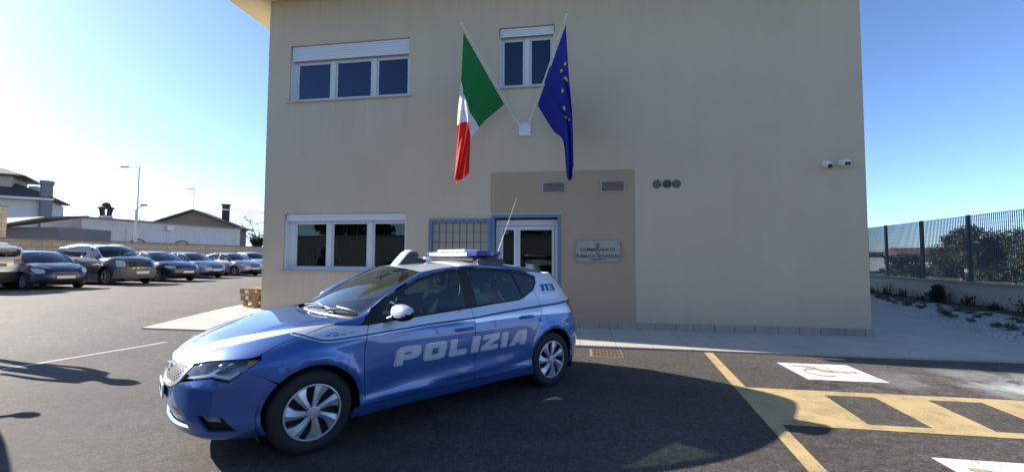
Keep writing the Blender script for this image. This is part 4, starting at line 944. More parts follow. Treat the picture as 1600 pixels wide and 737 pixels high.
house('far_house', 'long pale farm building on the skyline beyond the fence', 66, 92, gz_far, 14, 8, 2.4, HW1, RD, R(-5), 1.0, 'houses beyond the fence', 5)
house('far_house', 'white two storey house on the skyline beyond the fence', 86, 100, gz_far, 9, 8, 3.2, HW2, RT, R(15), 1.0, 'houses beyond the fence', 3)
for i, (x, y, h_, r_, lb_) in enumerate(((24.5, 29, 1.5, 1.6, 'low dark hedge bush right of the pale shed roof'), (29.5, 31.5, 1.7, 2.0, 'broad low bush between the pale sheds and the olive tree'), (28.5, 25.5, 1.9, 2.2, 'dense low bush under the olive tree beyond the fence'), (36, 36, 2.0, 2.6, 'wide dark bush far behind the dark trees'), (30.5, 20.5, 2.4, 2.4, 'dark bush filling the gap at the right picture edge'))):
    tree((x, y, -.3), h_, r_, 120+i, lb_, (LF2, LF1)[i % 2], name='bush', n=3000, s=.2, trunk_h=.02, cat='bush', group='bushes beyond the fence')
tree((57, 84, gz_far), 3.4, 2.6, 8, 'dark round tree on the skyline between far houses', LF2, group='far trees on the right', n=2500, s=.5)
tree((76, 95, gz_far), 3.9, 3.4, 9, 'wide dark tree on the skyline right of the far houses', LF2, group='far trees on the right', n=2500, s=.6)
tree((41, 66, gz_far), 2.9, 2.4, 10, 'low dark tree on the skyline near the building corner', LF2, group='far trees on the right', n=2500, s=.45)
# ---------------------------------------------------------------- the police car
LEO = Body(LEON)
LHD2 = mat('fog_lamp_glass', (.30, .31, .33), .15, metal=.5)
def make_police_car(name='police_car', loc=(0, 0, 0), yaw=0, label='', detail=True):
    B = LEO; B.setup(); U = B.U; UM, UN = B.umax, B.umin
    root = empty(name, loc, yaw, label=label, cat='police car')
    AR = .350; ZC_ = .33
    def arc(xc, a0, a1, n=22, r=AR): return [(xc+r*math.cos(R(a0+(a1-a0)*i/n)), ZC_+r*math.sin(R(a0+(a1-a0)*i/n))) for i in range(n+1)]
    zt = lambda u: B.ztop(u)
    FA = 1.318; RA = -1.318
    # --- front bumper (one piece, both halves)
    a_low = math.degrees(math.asin((.215-ZC_)/AR)); fa = arc(FA, a_low, 44)
    hl_low = [(1.80,.682),(1.883,.613),(1.95,.626),(2.009,.641),(2.13,.622),(2.258,.600)]
    fb = [(UM,.205),(2.5,.200),(2.3,.192),(2.1,.197),(1.9,.203),(1.72,.210)]+fa+[(1.665,.632)]+hl_low+[(2.30,.588),(2.36,.562),(2.443,.532),(2.55,.520),(UM,.516)]
    lgh = [(UM-.001,.405),(2.45,.405),(2.30,.412),(2.262,.372),(2.222,.300),(2.5,.288),(UM-.001,.285)]
    fog = [(2.075,.392),(1.895,.372),(1.818,.268),(2.02,.274)]
    fb2 = []   # cut the centre grille opening out of the half outline
    fb = [(UM,.205),(2.5,.200),(2.3,.192),(2.1,.197),(1.9,.203),(1.72,.210)]+fa+[(1.665,.632)]+hl_low+[(2.30,.588),(2.36,.562),(2.443,.532),(2.55,.520),(UM,.516),(UM,.405),(2.45,.41),(2.275,.418),(2.225,.365),(2.17,.292),(2.5,.276),(UM,.272)]
    def lipU(u, z):   # bumper surface with a splitter lip and a brow under the lamps
        P = U(u, z); e = np.exp(-((z-.235)/.022)**2)*sms(u, 1.75, 2.1)*.020+np.exp(-((z-.575)/.03)**2)*sms(u, 1.7, 1.95)*.006
        d = P*[1, 1, 0]-np.array([1.2, 0, 0]); d /= np.linalg.norm(d, axis=-1)[:, None]+1e-9
        return P+d*e[:, None]
    bump_ = put('front_bumper', patch(fb, lipU, -1, [fog], .035, mirror='both', bstep=.03, skirt=.02), BLUE, root)
    put('lower_grille', patch([(UM,.43),(2.25,.43),(2.14,.285),(2.5,.262),(UM,.26)], U, -1, (), .05, -.028, mirror='both', skirt=0), LGM, bump_)
    for s in (None, 'only'):
        put('fog_lamp_recess', patch(offset_poly(fog, .008), U, -1, (), .04, -.028, mirror=s, skirt=0), CAV, bump_)
        sy = 1 if s is None else -1
        put('fog_lamp', patch([(2.035,.384),(1.93,.374),(1.905,.345),(2.0,.348)], U, -1, (), .03, -.012, mirror=s, skirt=.016), LHD2, bump_)
    # plate
    m = MB(); m.bbox(2.178, 2.190, -.18, .18, .43, .535, .004); pl = m.build('licence_plate', PLT, bump_)
    text_obj('plate_text', 'POLIZIA', .062, INK, pl, Matrix.Translation((2.1915, 0, .482)) @ Matrix.Rotation(R(90), 4, 'Z') @ Matrix.Rotation(R(90), 4, 'X'), bold=.001)
    # --- upper grille
    gr_out = [(UM,.712),(2.45,.712),(2.225,.712),(2.215,.700),(2.30,.600),(2.36,.568),(2.443,.540),(2.55,.527),(UM,.523)]
    gr_in = [(UM,.690),(2.45,.690),(2.262,.692),(2.335,.612),(2.38,.590),(2.45,.566),(2.55,.554),(UM,.550)]
    g = put('grille', patch([(UM,.700),(2.45,.700),(2.245,.700),(2.33,.600),(2.45,.552),(2.55,.540),(UM,.536)], U, -1, (), .04, -.010, mirror='both', skirt=0), GRM, root)
    ring = gr_out[:-1]+[(UM,.523)]+[(UM,.550)]+gr_in[::-1][1:-1]+[(UM,.690)]
    put('grille_frame', patch(ring, U, -1, (), .02, .006, mirror='both', skirt=.02), BRI, g)
    m = MB()   # stylised S badge: two facing hooks
    Mx = Matrix.Translation((2.140, 0, .632)) @ Matrix.Rotation(R(90), 4, 'Z') @ Matrix.Scale(.8, 4)
    for sg in (1, -1):
        m.prism([(sg*.058, sg*.010), (sg*.058, sg*.046), (-sg*.040, sg*.046), (-sg*.058, sg*.026), (-sg*.020, sg*.008), (sg*.010, sg*.008), (sg*.024, sg*.026), (sg*.044, sg*.026)], -.012, .004, Mx)
    m.build('emblem', CHR, g)
    # --- bonnet: top surface plus the strip that laps over the wing
    top = [(u, zt(u)) for u in np.linspace(1.16, UM, 50)]
    low = [(UM,.7),(2.225,.716),(2.11,.742),(1.95,.756),(1.822,.765),(1.765,.775),(1.748,.79),(1.651,.850),(1.403,.908)]
    low = [(a, min(b, zt(a)-.004)) for a, b in low]
    hs = patch(top+low, U, -1, (), .03, 0, mirror='both', bstep=.03, skirt=.012)
    ht = gridpatch(B.HD, 0, 1, 40, -1, 1, 61, 1)
    hv = put('bonnet', ht, LIVH, root); put('bonnet_edge', hs, LIV, hv)
    # --- wing, doors, quarter, sill: both sides
    # belt and pillar lines
    sill_z = .285
    ga = [(.926,sill_z+.006),(.930,.40),(.940,.60),(.938,.75),(.915,.86),(.888,.925)]       # wing/door gap
    gb = [(-.188,sill_z+.006),(-.190,.60),(-.188,.90),(-.196,.985)]                          # door/door gap
    gc = [(-.925,sill_z+.006),(-.925,.42),(-.960,.56),(-1.03,.69),(-1.095,.80),(-1.140,.90),(-1.160,.98),(-1.150,1.06),(-1.128,1.118)]
    def sh(L, d): return [(a+d, b) for a, b in L]
    seam = [(1.403,.903),(1.651,.845),(1.743,.785),(1.735,.768)]; seam = [(a, min(b, zt(a)-.008)) for a, b in seam]
    wing = sh(ga, .003)+[(.962,.926),(1.15,.941)]+[(1.20, zt(1.20)-.008)]+seam+[(1.722,.757),(1.795,.688),(1.662,.637)]+arc(FA, 45, 180-a_low-0)[0:]+[(.985,.21),(.94,.215),(.928,.285)]
    fa2 = arc(FA, 46, 180+15); wing = sh(ga, .003)+[(.962,.926),(1.15,.941),(1.20, zt(1.20)-.008)]+seam+[(1.722,.757),(1.7985,.6845),(1.6645,.634)]+fa2+[(.965,sill_z+.004)]
    fdoor = sh(ga, -.003)[::-1]+[(gb[i][0]+.003, gb[i][1]) for i in range(len(gb))]
    beltf = [(-.196,.985),(.835,.930)]
    fdoor = [(.923,sill_z+.008)]+[(a-.003, b) for a, b in ga[1:-1]]+[(.885,.924),(.835,.930),(.40,.955),(-.193,.985)]+[(a+.003, b) for a, b in gb[::-1][1:]]
    rdoor = [(a-.003, b) for a, b in gb]+[(-.53,1.004),(-.868,1.022),(-.96,1.048),(-1.05,1.090),(-1.122,1.116)]+[(a+.003, b) for a, b in gc[::-1][1:]]
    rarc = arc(RA, 6-21.2, 178)  # front of the rear arch .. back
    TL = [(-1.70,.938),(-1.80,.955),(-1.868,.966),(-2.10,.962),(-2.34,.955),(-2.36,.850),(-2.1,.825),(-1.80,.822)]
    DTIP = [(-1.130,1.126),(-1.20,1.195),(-1.235,1.275),(-1.16,1.298)]
    railz = [(-1.39,1.316),(-1.09,1.333)]
    quarter = [(gc[i][0]-.003, gc[i][1]) for i in range(len(gc))]+DTIP+[(-1.10,1.330),(-1.25,1.325),(-1.39,1.314),(-1.60,1.312),(-1.86,1.308),(-1.93,1.16),(-2.06,1.03),(-2.10,.972),(-1.868,.974),(-1.79,.963),(-1.692,.944),(-1.790,.812),(-1.80,.70),(-1.735,.655)]+arc(RA, 180-55, -19.5, 30)[:]
    quarter = quarter[:-1]+[(-.99,sill_z+.004)]
    for s in (None, 'only'):
        sy = 1 if s is None else -1
        put('wing', patch(wing, U, -1, (), .04, mirror=s, bstep=.03), LIV, root)
        d1 = put('front_door', patch(fdoor, U, -1, (), .04, mirror=s, bstep=.03), LIV, root)
        d2 = put('rear_door', patch(rdoor, U, -1, (), .04, mirror=s, bstep=.03), LIV, root)
        put('rear_quarter', patch(quarter, U, -1, (), .04, mirror=s, bstep=.03), LIV, root)
        # sill
        sk = [(1.03,.215),(1.02,.25),(.995,sill_z-.002),(-.93,sill_z-.002),(-.985,sill_z-.01),(-1.02,.215)]
        put('sill', patch(sk, U, -1, (), .04, .010, mirror=s, skirt=.03), BLUE, root)
        # window surround with panes
        DLO = [(.958,.927),(.835,.9355),(-.195,.9905),(-.53,1.0095),(-.868,1.0275),(-.96,1.053),(-1.05,1.095),(-1.128,1.124),(-1.200,1.193),(-1.233,1.272),(-1.16,1.296),(-.974,1.340),(-.62,1.376),(-.27,1.384),(-.02,1.366),(.17,1.336),(.321,1.300),(.50,1.225),(.675,1.140),(.83,1.030)]
        GF = [(.765,.955),(-.135,1.003),(-.165,1.352),(.02,1.338),(.19,1.306),(.33,1.268),(.50,1.188),(.64,1.112),(.735,1.020)]
        GR = [(-.285,1.012),(-.53,1.026),(-.868,1.044),(-.925,1.062),(-.868,1.322),(-.62,1.352),(-.27,1.360)]
        GQ = [(-.965,1.074),(-1.04,1.106),(-1.118,1.138),(-1.186,1.203),(-1.214,1.264),(-1.12,1.287),(-.975,1.316),(-.90,1.322)]
        if s: tag_name = 1
        fr = put('window_frame', patch(DLO, U, -1, [GF, GR, GQ], .045, -.004, mirror=s, bstep=.035, skirt=.02), BLK, root)
        for GG in (GF, GR, GQ): put('window', patch(offset_poly(GG, .003), U, -1, (), .05, -.010, mirror=s, skirt=0, bstep=.04), CGL if GG is not GQ else TGL, fr)
        # handles
        for (a, b, zz) in ((.040, -.165, .797), (-.80, -1.00, .842)):
            put('door_handle_cup', patch(rnd([(a,zz-.022),(a,zz+.022),(b,zz+.022),(b,zz-.022)], .02, 4), U, -1, (), .03, .0012, mirror=s, skirt=0), NAVY, d1 if a > 0 else d2)
            m = MB(); pts = []
            for i in range(9):
                t = i/8; uu = a+.012+(b-a-.024)*t; c = U(uu, zz+.004); pts.append((float(c[0]), sy*(float(c[1])+.004+.026*math.sin(math.pi*min(1, max(0, t*1.0)))**.5), zz+.004))
            m.tube(pts, [.008]+[.012]*7+[.008], 8); m.build('door_handle', BLUE, d1 if a > 0 else d2, smooth=True)
        # headlight
        HL = [(1.727,.760),(1.822,.756),(1.95,.748),(2.11,.732),(2.215,.700),(2.255,.655),(2.258,.612),(2.13,.628),(2.009,.649),(1.95,.634),(1.883,.621),(1.80,.688)]
        h = put('headlight', patch(HL, U, -1, (), .03, -.045, mirror=s, skirt=-.045), HSG, root)
        put('lamp_lens', patch(HL, U, -1, (), .03, .0, mirror=s, skirt=.01), LNS, h)
        put('indicator', patch([(1.745,.752),(1.81,.750),(1.80,.712),(1.775,.716)], U, -1, (), .03, -.008, mirror=s, skirt=.02), AMB, h)
        put('running_light', patch([(1.83,.672),(1.885,.632),(1.95,.646),(2.009,.660),(2.13,.640),(2.245,.624),(2.245,.636),(2.12,.656),(2.009,.678),(1.95,.664),(1.89,.654),(1.845,.690)], U, -1, (), .03, -.010, mirror=s, skirt=.02), PLT, h)
        for (uu, zz, rr, ang) in ((2.13, .690, .036, 38), (1.97, .700, .034, 50)):
            c = U(uu, zz); m = MB(); Mh = Matrix.Translation((float(c[0])-.022, sy*(float(c[1])-.030), zz)) @ Matrix.Rotation(-sy*R(62), 4, 'Z') @ (Matrix.Identity(4) if sy > 0 else Matrix.Rotation(math.pi, 4, 'Z'))
            m.lathe([(0, .026), (rr*.5, .022), (rr*.86, .010), (rr, 0), (rr*1.25, .008), (rr*1.3, -.02)], 24, Mh); m.build('reflector', HSG, h, smooth=True)
        put('lamp_divider', patch([(1.905,.742),(1.93,.742),(2.06,.664),(2.035,.662)], U, -1, (), .03, -.012, mirror=s, skirt=.03), CHR, h)
        # tail light
        t = put('tail_light', patch(TL, U, -1, (), .04, .004, mirror=s, skirt=.03), REDL, root)
        # pillar and roof rail
        put('roof_rail', gridpatch(B.RAIL, 0, 1, 70, 0, 1, 9, -1, mirror=s), BLUE, root)
        # wheels
        wheel(root, FA, sy*.765, sy); wheel(root, RA, sy*.765, sy)
        # wing mirror
        mb = MB(); mb.tube([(.74, sy*.80, .945), (.715, sy*.87, .965), (.70, sy*.94, .985)], [.030, .026, .03], 10); mm = mb.build('wing_mirror', BLK, d1, smooth=True)
        def mir(cut, sc_=1.0):
            m = MB(); V = []; F = []; nu, nv = 20, 12
            for i in range(nu):
                for j in range(nv+1):
                    th = 2*math.pi*i/nu; ph = math.pi*j/nv-math.pi/2
                    lx = math.copysign(abs(math.cos(ph)*math.cos(th))**.8, math.cos(th)); lz = math.copysign(abs(math.cos(ph)*math.sin(th))**.85, math.sin(th)); ly = math.sin(ph)
                    x = .64+lx*(.070 if lx > 0 else .040)*sc_+ly*-.03; y = .985+ly*.120*sc_; z = 1.020+lz*.072*sc_*(1-.18*ly)+.0*ly
                    V.append((x, sy*y, z))
            for i in range(nu):
                for j in range(nv):
                    q = (i*(nv+1)+j, i*(nv+1)+j+1, ((i+1) % nu)*(nv+1)+j+1, ((i+1) % nu)*(nv+1)+j)
                    zc = sum(V[t_][2] for t_ in q)/4; xc = sum(V[t_][0] for t_ in q)/4
                    if (zc-(1.016+.30*(.66-xc)) > 0) == (cut == 'top') and not (cut == 'top' and xc < .605): F.append(q)
                    elif cut == 'low' and xc < .605: F.append(q)
            m.add(V, F); return m
        mir('top', 1.03).build('mirror_cap', WHT, mm, smooth=True, auto=60); mir('low').build('mirror_housing', BLK, mm, smooth=True, auto=60)
        put('mirror_indicator', (lambda v: v)(patch([(.0,.0),(.15,.0),(.15,.016),(.0,.016)], lambda a, b: np.stack([.722-.10*a-.9*(a-.03)**2, .90+a, .985+b+.06*a], -1), -1, (), .02, .0, mirror=s, skirt=.004)), SIL, mm)
    # --- lettering
    let = None
    slots = [('P', .673, .412), ('O', .396, .143), ('L', .123, -.104), ('I', -.135, -.249), ('Z', -.259, -.495), ('I', -.517, -.62), ('A', -.639, -.886)]
    for s in (None, 'only'):
        for ly, dd, mt, of in (('lettering', .007, WHT, .0015), ('lettering_outline', .0005, MATS.get('letter_line') or mat('letter_line', (.10, .19, .40), .3, coat=1), .0024), ('lettering_fill', -.0035, MATS.get('letter_fill') or mat('letter_fill', (.52, .57, .64), .35, coat=1), .0033)):
            rs = []
            for ch, a, b in slots:
                o_, hs_ = GLY[ch]; wmx = max(p[0] for p in o_); W_ = (a-b)-.030; H_ = .142
                def T(p, a=a, b=b, W_=W_, wmx=wmx): 
                    gx = p[0]/wmx*W_+.028*p[1]
                    return (a-gx, .567+p[1]*H_) if s is None else (b+gx, .567+p[1]*H_)
                out = offset_poly([T(p) for p in o_], dd); hl = [offset_poly([T(p) for p in h_], -dd) for h_ in hs_]
                rs.append(patch(out, U, -1, hl, .03, of, mirror=s, skirt=0, bstep=.02))
            o = put(ly, join(*rs), mt, root if ly == 'lettering' else let)
            if ly == 'lettering': let = o
        # 113 on the pillar
        rs = []; x = 0
        for ch, a, b in (('1', -1.262, -1.345), ('1', -1.362, -1.448), ('3', -1.462, -1.60)):
            o_, _h = GLY[ch]; wmx = max(p[0] for p in o_)
            T = (lambda p, a=a, b=b: (a-p[0]/wmx*(a-b)-.015*p[1], 1.100+p[1]*.080)) if s is None else (lambda p, a=-2.862-b, b=-2.862-a: (b+p[0]/wmx*(a-b)+.015*p[1], 1.100+p[1]*.080))
            rs.append(patch([T(p) for p in o_], U, -1, (), .03, .002, mirror=s, skirt=0, bstep=.02))
        rs.append(patch([(-1.245,1.080),(-1.56,1.080),(-1.56,1.0755),(-1.245,1.0755)], U, -1, (), .03, .002, mirror=s, skirt=0))
        put('emergency_number', join(*rs), NAVY, root)
        # small squadron badge scribbles on the wing
        rs = []
        for (a, z0, w_, h_) in ((1.245,.872,.050,.010),(1.175,.868,.045,.012),(1.115,.872,.040,.009),(1.20,.886,.07,.006),(1.05,.880,.04,.006)):
            rs.append(patch(rnd([(a,z0),(a-w_,z0+.002),(a-w_+.008,z0+h_),(a+.006,z0+h_*.8)], .004), U, -1, (), .03, .002, mirror=s, skirt=0))
        put('wing_badge', join(*rs), MATS.get('badge_blue') or mat('badge_blue', (.12, .22, .42), .4), root)
    # --- rear
    tg_glass = [(UN,1.270),(-2.2,1.270),(-2.02,1.262),(-2.08,1.10),(-2.2,1.04),(UN,1.03)]
    tg = [(UN,1.308),(-2.2,1.308),(-1.868,1.308),(-1.935,1.16),(-2.065,1.03),(-2.105,.966),(-2.345,.960),(-2.368,.846),(-2.30,.835),(-2.25,.69),(UN,.67),(UN,1.03),(-2.2,1.04),(-2.08,1.10),(-2.02,1.262),(-2.2,1.270),(UN,1.270)]
    t = put('tailgate', patch(tg, U, -1, (), .045, mirror='both'), WHT, root)
    put('rear_window', patch(tg_glass, U, -1, (), .05, -.004, mirror='both', skirt=0), TGL, t)
    ra2 = arc(RA, 180-56, 180+a_low*-1+ (-0), 20)
    rb = [(-1.742,.651),(-1.803,.697),(-1.80,.806),(-2.1,.818),(-2.296,.83),(-2.245,.682),(UN,.662),(UN,.23),(-2.2,.23),(-1.8,.235)]+arc(RA, 180+16, 180-54, 18)
    put('rear_bumper', patch(rb, U, -1, (), .045, mirror='both', skirt=.02), BLUE, root)
    m = MB(); m.bbox(-2.012, -2.000, -.26, .26, .77, .88, .004); m.build('rear_plate', PLT, t)
    # --- roof, spoiler, screens
    put('roof', gridpatch(B.RF, 0, 1, 40, -1, 1, 31, -1), WHT, root)
    def spo(l, q):
        P0 = B.RF(1.0, q); yq = q
        rows_x = Sp([0,.3,.6,.75,.85,1], [-1.38,-1.50,-1.63,-1.675,-1.672,-1.62]); rows_z = Sp([0,.3,.6,.75,.85,1], [0,-.025,-.062,-.085,-.105,-.120]); rows_y = Sp([0,.6,1],[.535,.56,.60])
        x = rows_x(l)+.035*q*q; z = P0[..., 2]+rows_z(l); y = q*rows_y(l); x = np.where(l < 1e-6, P0[..., 0], x)
        return np.stack([x+0*q, y, z+0*q], -1)
    put('roof_spoiler', gridpatch(spo, 0, 1, 14, -1.1, 1.1, 21, -1), WHT, root)
    ws = put('windscreen', gridpatch(B.WS, .015, .985, 20, 0, 1, 20, 1) if False else gridpatch(lambda a, b: B.WS(a, b), -.985, .985, 31, .0, 1.0, 20, 1), WGL, root)
    # black border of the screen (printed frit), just inside the glass
    bord = []
    bord.append(gridpatch(lambda a, b: B.WS(a, b), -.985, .985, 31, .0, .05, 3, 1, -.003)); bord.append(gridpatch(lambda a, b: B.WS(a, b), -.985, .985, 31, .94, 1.0, 3, 1, -.003))
    bord.append(gridpatch(lambda a, b: B.WS(a, b), -.985, -.94, 3, .05, .94, 20, 1, -.003)); bord.append(gridpatch(lambda a, b: B.WS(a, b), .94, .985, 3, .05, .94, 20, 1, -.003))
    put('screen_border', join(*bord), BLK, ws)
    # cowl tray
    def cw(a, q): 
        P0 = B.HD(0., q)-np.array([.0, 0, .012]); P1 = B.WS(q, 0.)+np.array([0, 0, -.004]); a_ = np.asarray(a)[..., None]
        return P0*(1-a_)+P1*a_-np.array([0, 0, .02])*(4*a_*(1-a_))
    put('cowl_tray', gridpatch(cw, 0, 1, 5, -1, 1, 31, -1), BLK, root)
    for (b0, b1) in (((1.10, .30), (.90, -.28)), ((1.03, -.30), (1.0, -.62))):
        m = MB(); 
        pa = B.WS(b0[1]/.70, .02)+[.015, 0, .018]; pb = B.WS((b0[1]+.36)/.70 if b0[1] > 0 else (b0[1]+.52)/.70, .055)+[.012, 0, .022]
        m.tube([pa, (np.array(pa)+pb)/2+[.01, 0, .02], pb], [.014, .010, .007], 8); q0 = np.array(pb)+[.0, -.30, -.0]; 
        e0 = B.WS((pb[1]-.30)/.70, .10)+[.006, 0, .012]; e1 = B.WS(min(.95, (pb[1]+.16)/.70), .04)+[.006, 0, .012]
        m.tube([e0, pb, e1], .006, 6); m.build('wiper', MATS.get('wiper_grey') or mat('wiper_grey', (.09, .09, .095), .35), root, smooth=True)
    # --- dark inner shell, wheel wells, floor, added light blockers
    shell = []
    shp = [(UM,.22),(1.70,.22)]+arc(FA, -15, 195, 24, .37)+[(-.95,.23)]+arc(RA, -15, 195, 24, .37)+[(-1.8,.23),(UN,.24),(UN,.98),(-1.9,.99),(-1.2,1.0),(-.2,.965),(.85,.905),(1.0,.90),(1.3,.88),(1.6,.82),(1.9,.74),(UM,.66)]
    sh1 = patch(shp, U, -1, (), .08, -.055, mirror='both', skirt=0, bstep=.06)
    bs = put('body_shell', sh1, CAV, root)
    m = MB(); m.box(-1.80, 1.70, -.70, .70, .20, .24)
    for (ua, ub) in ((1.70, UM), (-1.80, UN)):
        uu = np.linspace(ua, ub, 14); Pl = U(uu, .26)*[1, .955, 1]; Pl[:, 0] += -.03 if ua > 0 else .03; n_ = len(Pl); m.add([(p[0], p[1], .232) for p in Pl]+[(p[0], -p[1], .232) for p in Pl[::-1]], [tuple(range(2*n_))])  # closing plates added so no sun leaks down behind the bumpers

    for xc in (FA, RA):
        for sy in (1, -1):
            V = []; F = []
            for i in range(17):
                a = R(-25+230*i/16); V += [(xc+.385*math.cos(a), sy*.60, ZC_+.385*math.sin(a)), (xc+.385*math.cos(a), sy*.855, ZC_+.385*math.sin(a))]
            F = [(2*i, 2*i+1, 2*i+3, 2*i+2) for i in range(16)]; m.add(V, F); m.add([(xc+.39*math.cos(R(20*i)), sy*.60, ZC_+.39*math.sin(R(20*i))) for i in range(18)], [tuple(range(18))])
    m.bbox(.75, 1.95, -.56, .56, .25, .78, .05); m.bbox(-1.9, -1.25, -.56, .56, .25, .70, .05)  # solid boxes added in nose and tail to block stray sunlight
    m.build('floor_pan', CAV, bs)
    # --- cabin
    m = MB(); m.bbox(.46, 1.02, -.66, .66, .62, .90, .05); m.bbox(.60, 1.0, -.66, .66, .85, .935, .03); m.bbox(.44, .70, .16, .60, .88, .965, .03); m.build('dashboard', mat('dash_plastic', (.035, .037, .042), .55), root, smooth=True)
    m = MB(); pts = [(.40+.05*math.sin(t), .38+.18*math.cos(t), .88+.17*math.sin(t)) for t in np.linspace(0, 2*math.pi, 25)]; m.tube(pts, .014, 8); m.tube([(.40, .38, .88), (.55, .38, .84)], .03, 8); m.box(.395, .41, .22, .54, .865, .90); m.build('steering_wheel', BLK, root, smooth=True)
    for sy in (.36, -.36):
        m = MB(); m.bbox(-.36, .16, sy-.24, sy+.24, .42, .60, .06); Mx = Matrix.Translation((-.36, sy, .55)) @ Matrix.Rotation(R(-16), 4, 'Y'); m.bbox(-.08, .06, -.23, .23, 0, .56, .05, Mx); m.bbox(-.06, .04, -.12, .12, .60, .77, .04, Mx); m.tube([Mx @ Vector((-.01, -.06, .55)), Mx @ Vector((-.01, -.06, .63))], .008, 6); m.tube([Mx @ Vector((-.01, .06, .55)), Mx @ Vector((-.01, .06, .63))], .008, 6)
        m.build('front_seat', SEAT, root, smooth=True)
    m = MB(); m.bbox(-1.15, -.62, -.60, .60, .42, .60, .06); Mx = Matrix.Translation((-1.15, 0, .55)) @ Matrix.Rotation(R(-20), 4, 'Y'); m.bbox(-.1, .06, -.60, .60, 0, .52, .05, Mx)
    for sy in (-.36, 0, .36): m.bbox(-.06, .04, sy-.11, sy+.11, .54, .66, .035, Mx)
    m.build('rear_seat', SEAT, root, smooth=True)
    m = MB(); m.bbox(.435, .46, -.11, .11, 1.235, 1.30, .01); m.tube([(.45, 0, 1.29), (.43, 0, 1.36)], .01, 6); m.build('rear_view_mirror', BLK, root)
    m = MB(); m.bbox(-.62, -.42, .54, .62, .98, 1.10, .02); m.build('folded_vest', mat('hivis', (.45, .62, .22), .7), root)
    m = MB(); Mx = Matrix.Translation((-.45, .50, 1.06)) @ Matrix.Rotation(R(12), 4, 'Y'); m.bbox(-.10, .06, -.008, .008, -.09, .09, .005, Mx); m.build('signal_paddle', mat('paddle_white', (.62, .70, .60), .5), root)
    # --- roof equipment
    def barfn(yy): 
        a = abs(yy)/.60; return -.415-.06*a**2.5, -.73-.11*a**2
    def section(y0, y1, z0, z1, inset=.0, n=14, rd=.0):
        V = []; F = []; st_ = []
        for i in range(n+1):
            yy = y0+(y1-y0)*i/n; xf, xr = barfn(yy); e = max(0, 1-((abs(yy)-.54)/.06) if abs(yy) > .54 else 1); e = max(e, 0)**.5
            cx_ = (xf+xr)/2; hx = ((xf-xr)/2-inset)*max(.25, e); hz = (z1-z0)/2*(.55+.45*e); zc = (z0+z1)/2
            ring_ = []
            for j in range(16):
                t = 2*math.pi*j/16; c_, s_ = math.cos(t), math.sin(t)
                ring_.append((cx_+hx*math.copysign(abs(c_)**.55, c_), yy, zc+hz*math.copysign(abs(s_)**.6, s_)))
            V += ring_
        for i in range(n):
            for j in range(16): F.append((i*16+j, i*16+(j+1) % 16, (i+1)*16+(j+1) % 16, (i+1)*16+j))
        F += [tuple(range(16)), tuple(n*16+j for j in range(16))]
        return V, F
    lb = MB(); lb.add(*section(-.585, .585, 1.478, 1.502, .02)); 
    for sy in (-.50, .50): lb.bbox(-.84, -.48, sy-.06, sy+.06, 1.40, 1.485, .012)
    lb.bbox(-.50, -.44, -.5, .5, 1.462, 1.48, .006)
    lbo = lb.build('light_bar', DRK, root, smooth=True)
    for a, b in ((.38, .60), (-.60, -.46)):
        m = MB(); m.add(*section(a, b, 1.498, 1.574, .0)); m.build('blue_dome', BDOM, lbo, smooth=True)
        m = MB()
        for yy in np.linspace(a+.07 if a > 0 else a+.05, b-.08, 1):
            xf, xr = barfn(yy); m.lathe([(.0, .03), (.05, .02), (.06, -.02), (0, -.02)], 16, Matrix.Translation(((xf+xr)/2, yy, 1.533)) @ Matrix.Rotation(R(90), 4, 'X'))
        m.build('beacon', CHR, lbo, smooth=True)
    m = MB(); m.add(*section(-.46, .38, 1.500, 1.560, .004)); m.build('siren_housing', MATS.get('siren_white') or mat('siren_white', (.78, .76, .70), .3, metal=.15), lbo, smooth=True)
    m = MB(); m.bbox(-.64, -.44, -.25, .34, 1.560, 1.588, .008); m.build('top_plate', MATS.get('siren_white'), lbo, smooth=True)
    # camera pod ahead of the bar
    m = MB(); m.prism([(.262,1.405),(.20,1.475),(.135,1.545),(.085,1.578),(.075,1.572),(.13,1.53),(.19,1.46),(.235,1.400)], -.07, .07); pod = m.build('roof_pod', WHT, root)
    m = MB(); m.prism([(.232,1.40),(.15,1.50),(.10,1.555),(.0,1.555),(-.005,1.49),(-.10,1.475),(-.12,1.425)], -.055, .055); m.bbox(-.02, .06, -.062, .062, 1.50, 1.535, .006); m.build('pod_camera', BLK, pod)
    m = MB(); m.bbox(-.20, -.10, -.05, .05, 1.44, 1.50, .02); m.build('pod_beacon', WHT, pod, smooth=True)
    m = MB(); m.tube([(-1.14, 0, 1.42), (-1.16, 0, 1.455)], [.022, .012], 10); m.tube([(-1.16, 0, 1.455), (-1.28, 0, 1.72), (-1.35, 0, 1.88), (-1.543, 0, 2.313)], [.0045, .003, .0025, .0015], 6); m.build('antenna', MATS.get('antenna_steel') or mat('antenna_steel', (.30, .27, .25), .5, metal=.3), root, smooth=True)
    # side glare strip on the roof gutter
    return root
POLCAR = make_police_car(loc=(-1.834, -4.611, 0), yaw=4.0196, label='blue and white police hatchback with POLIZIA lettering and a blue roof light bar')
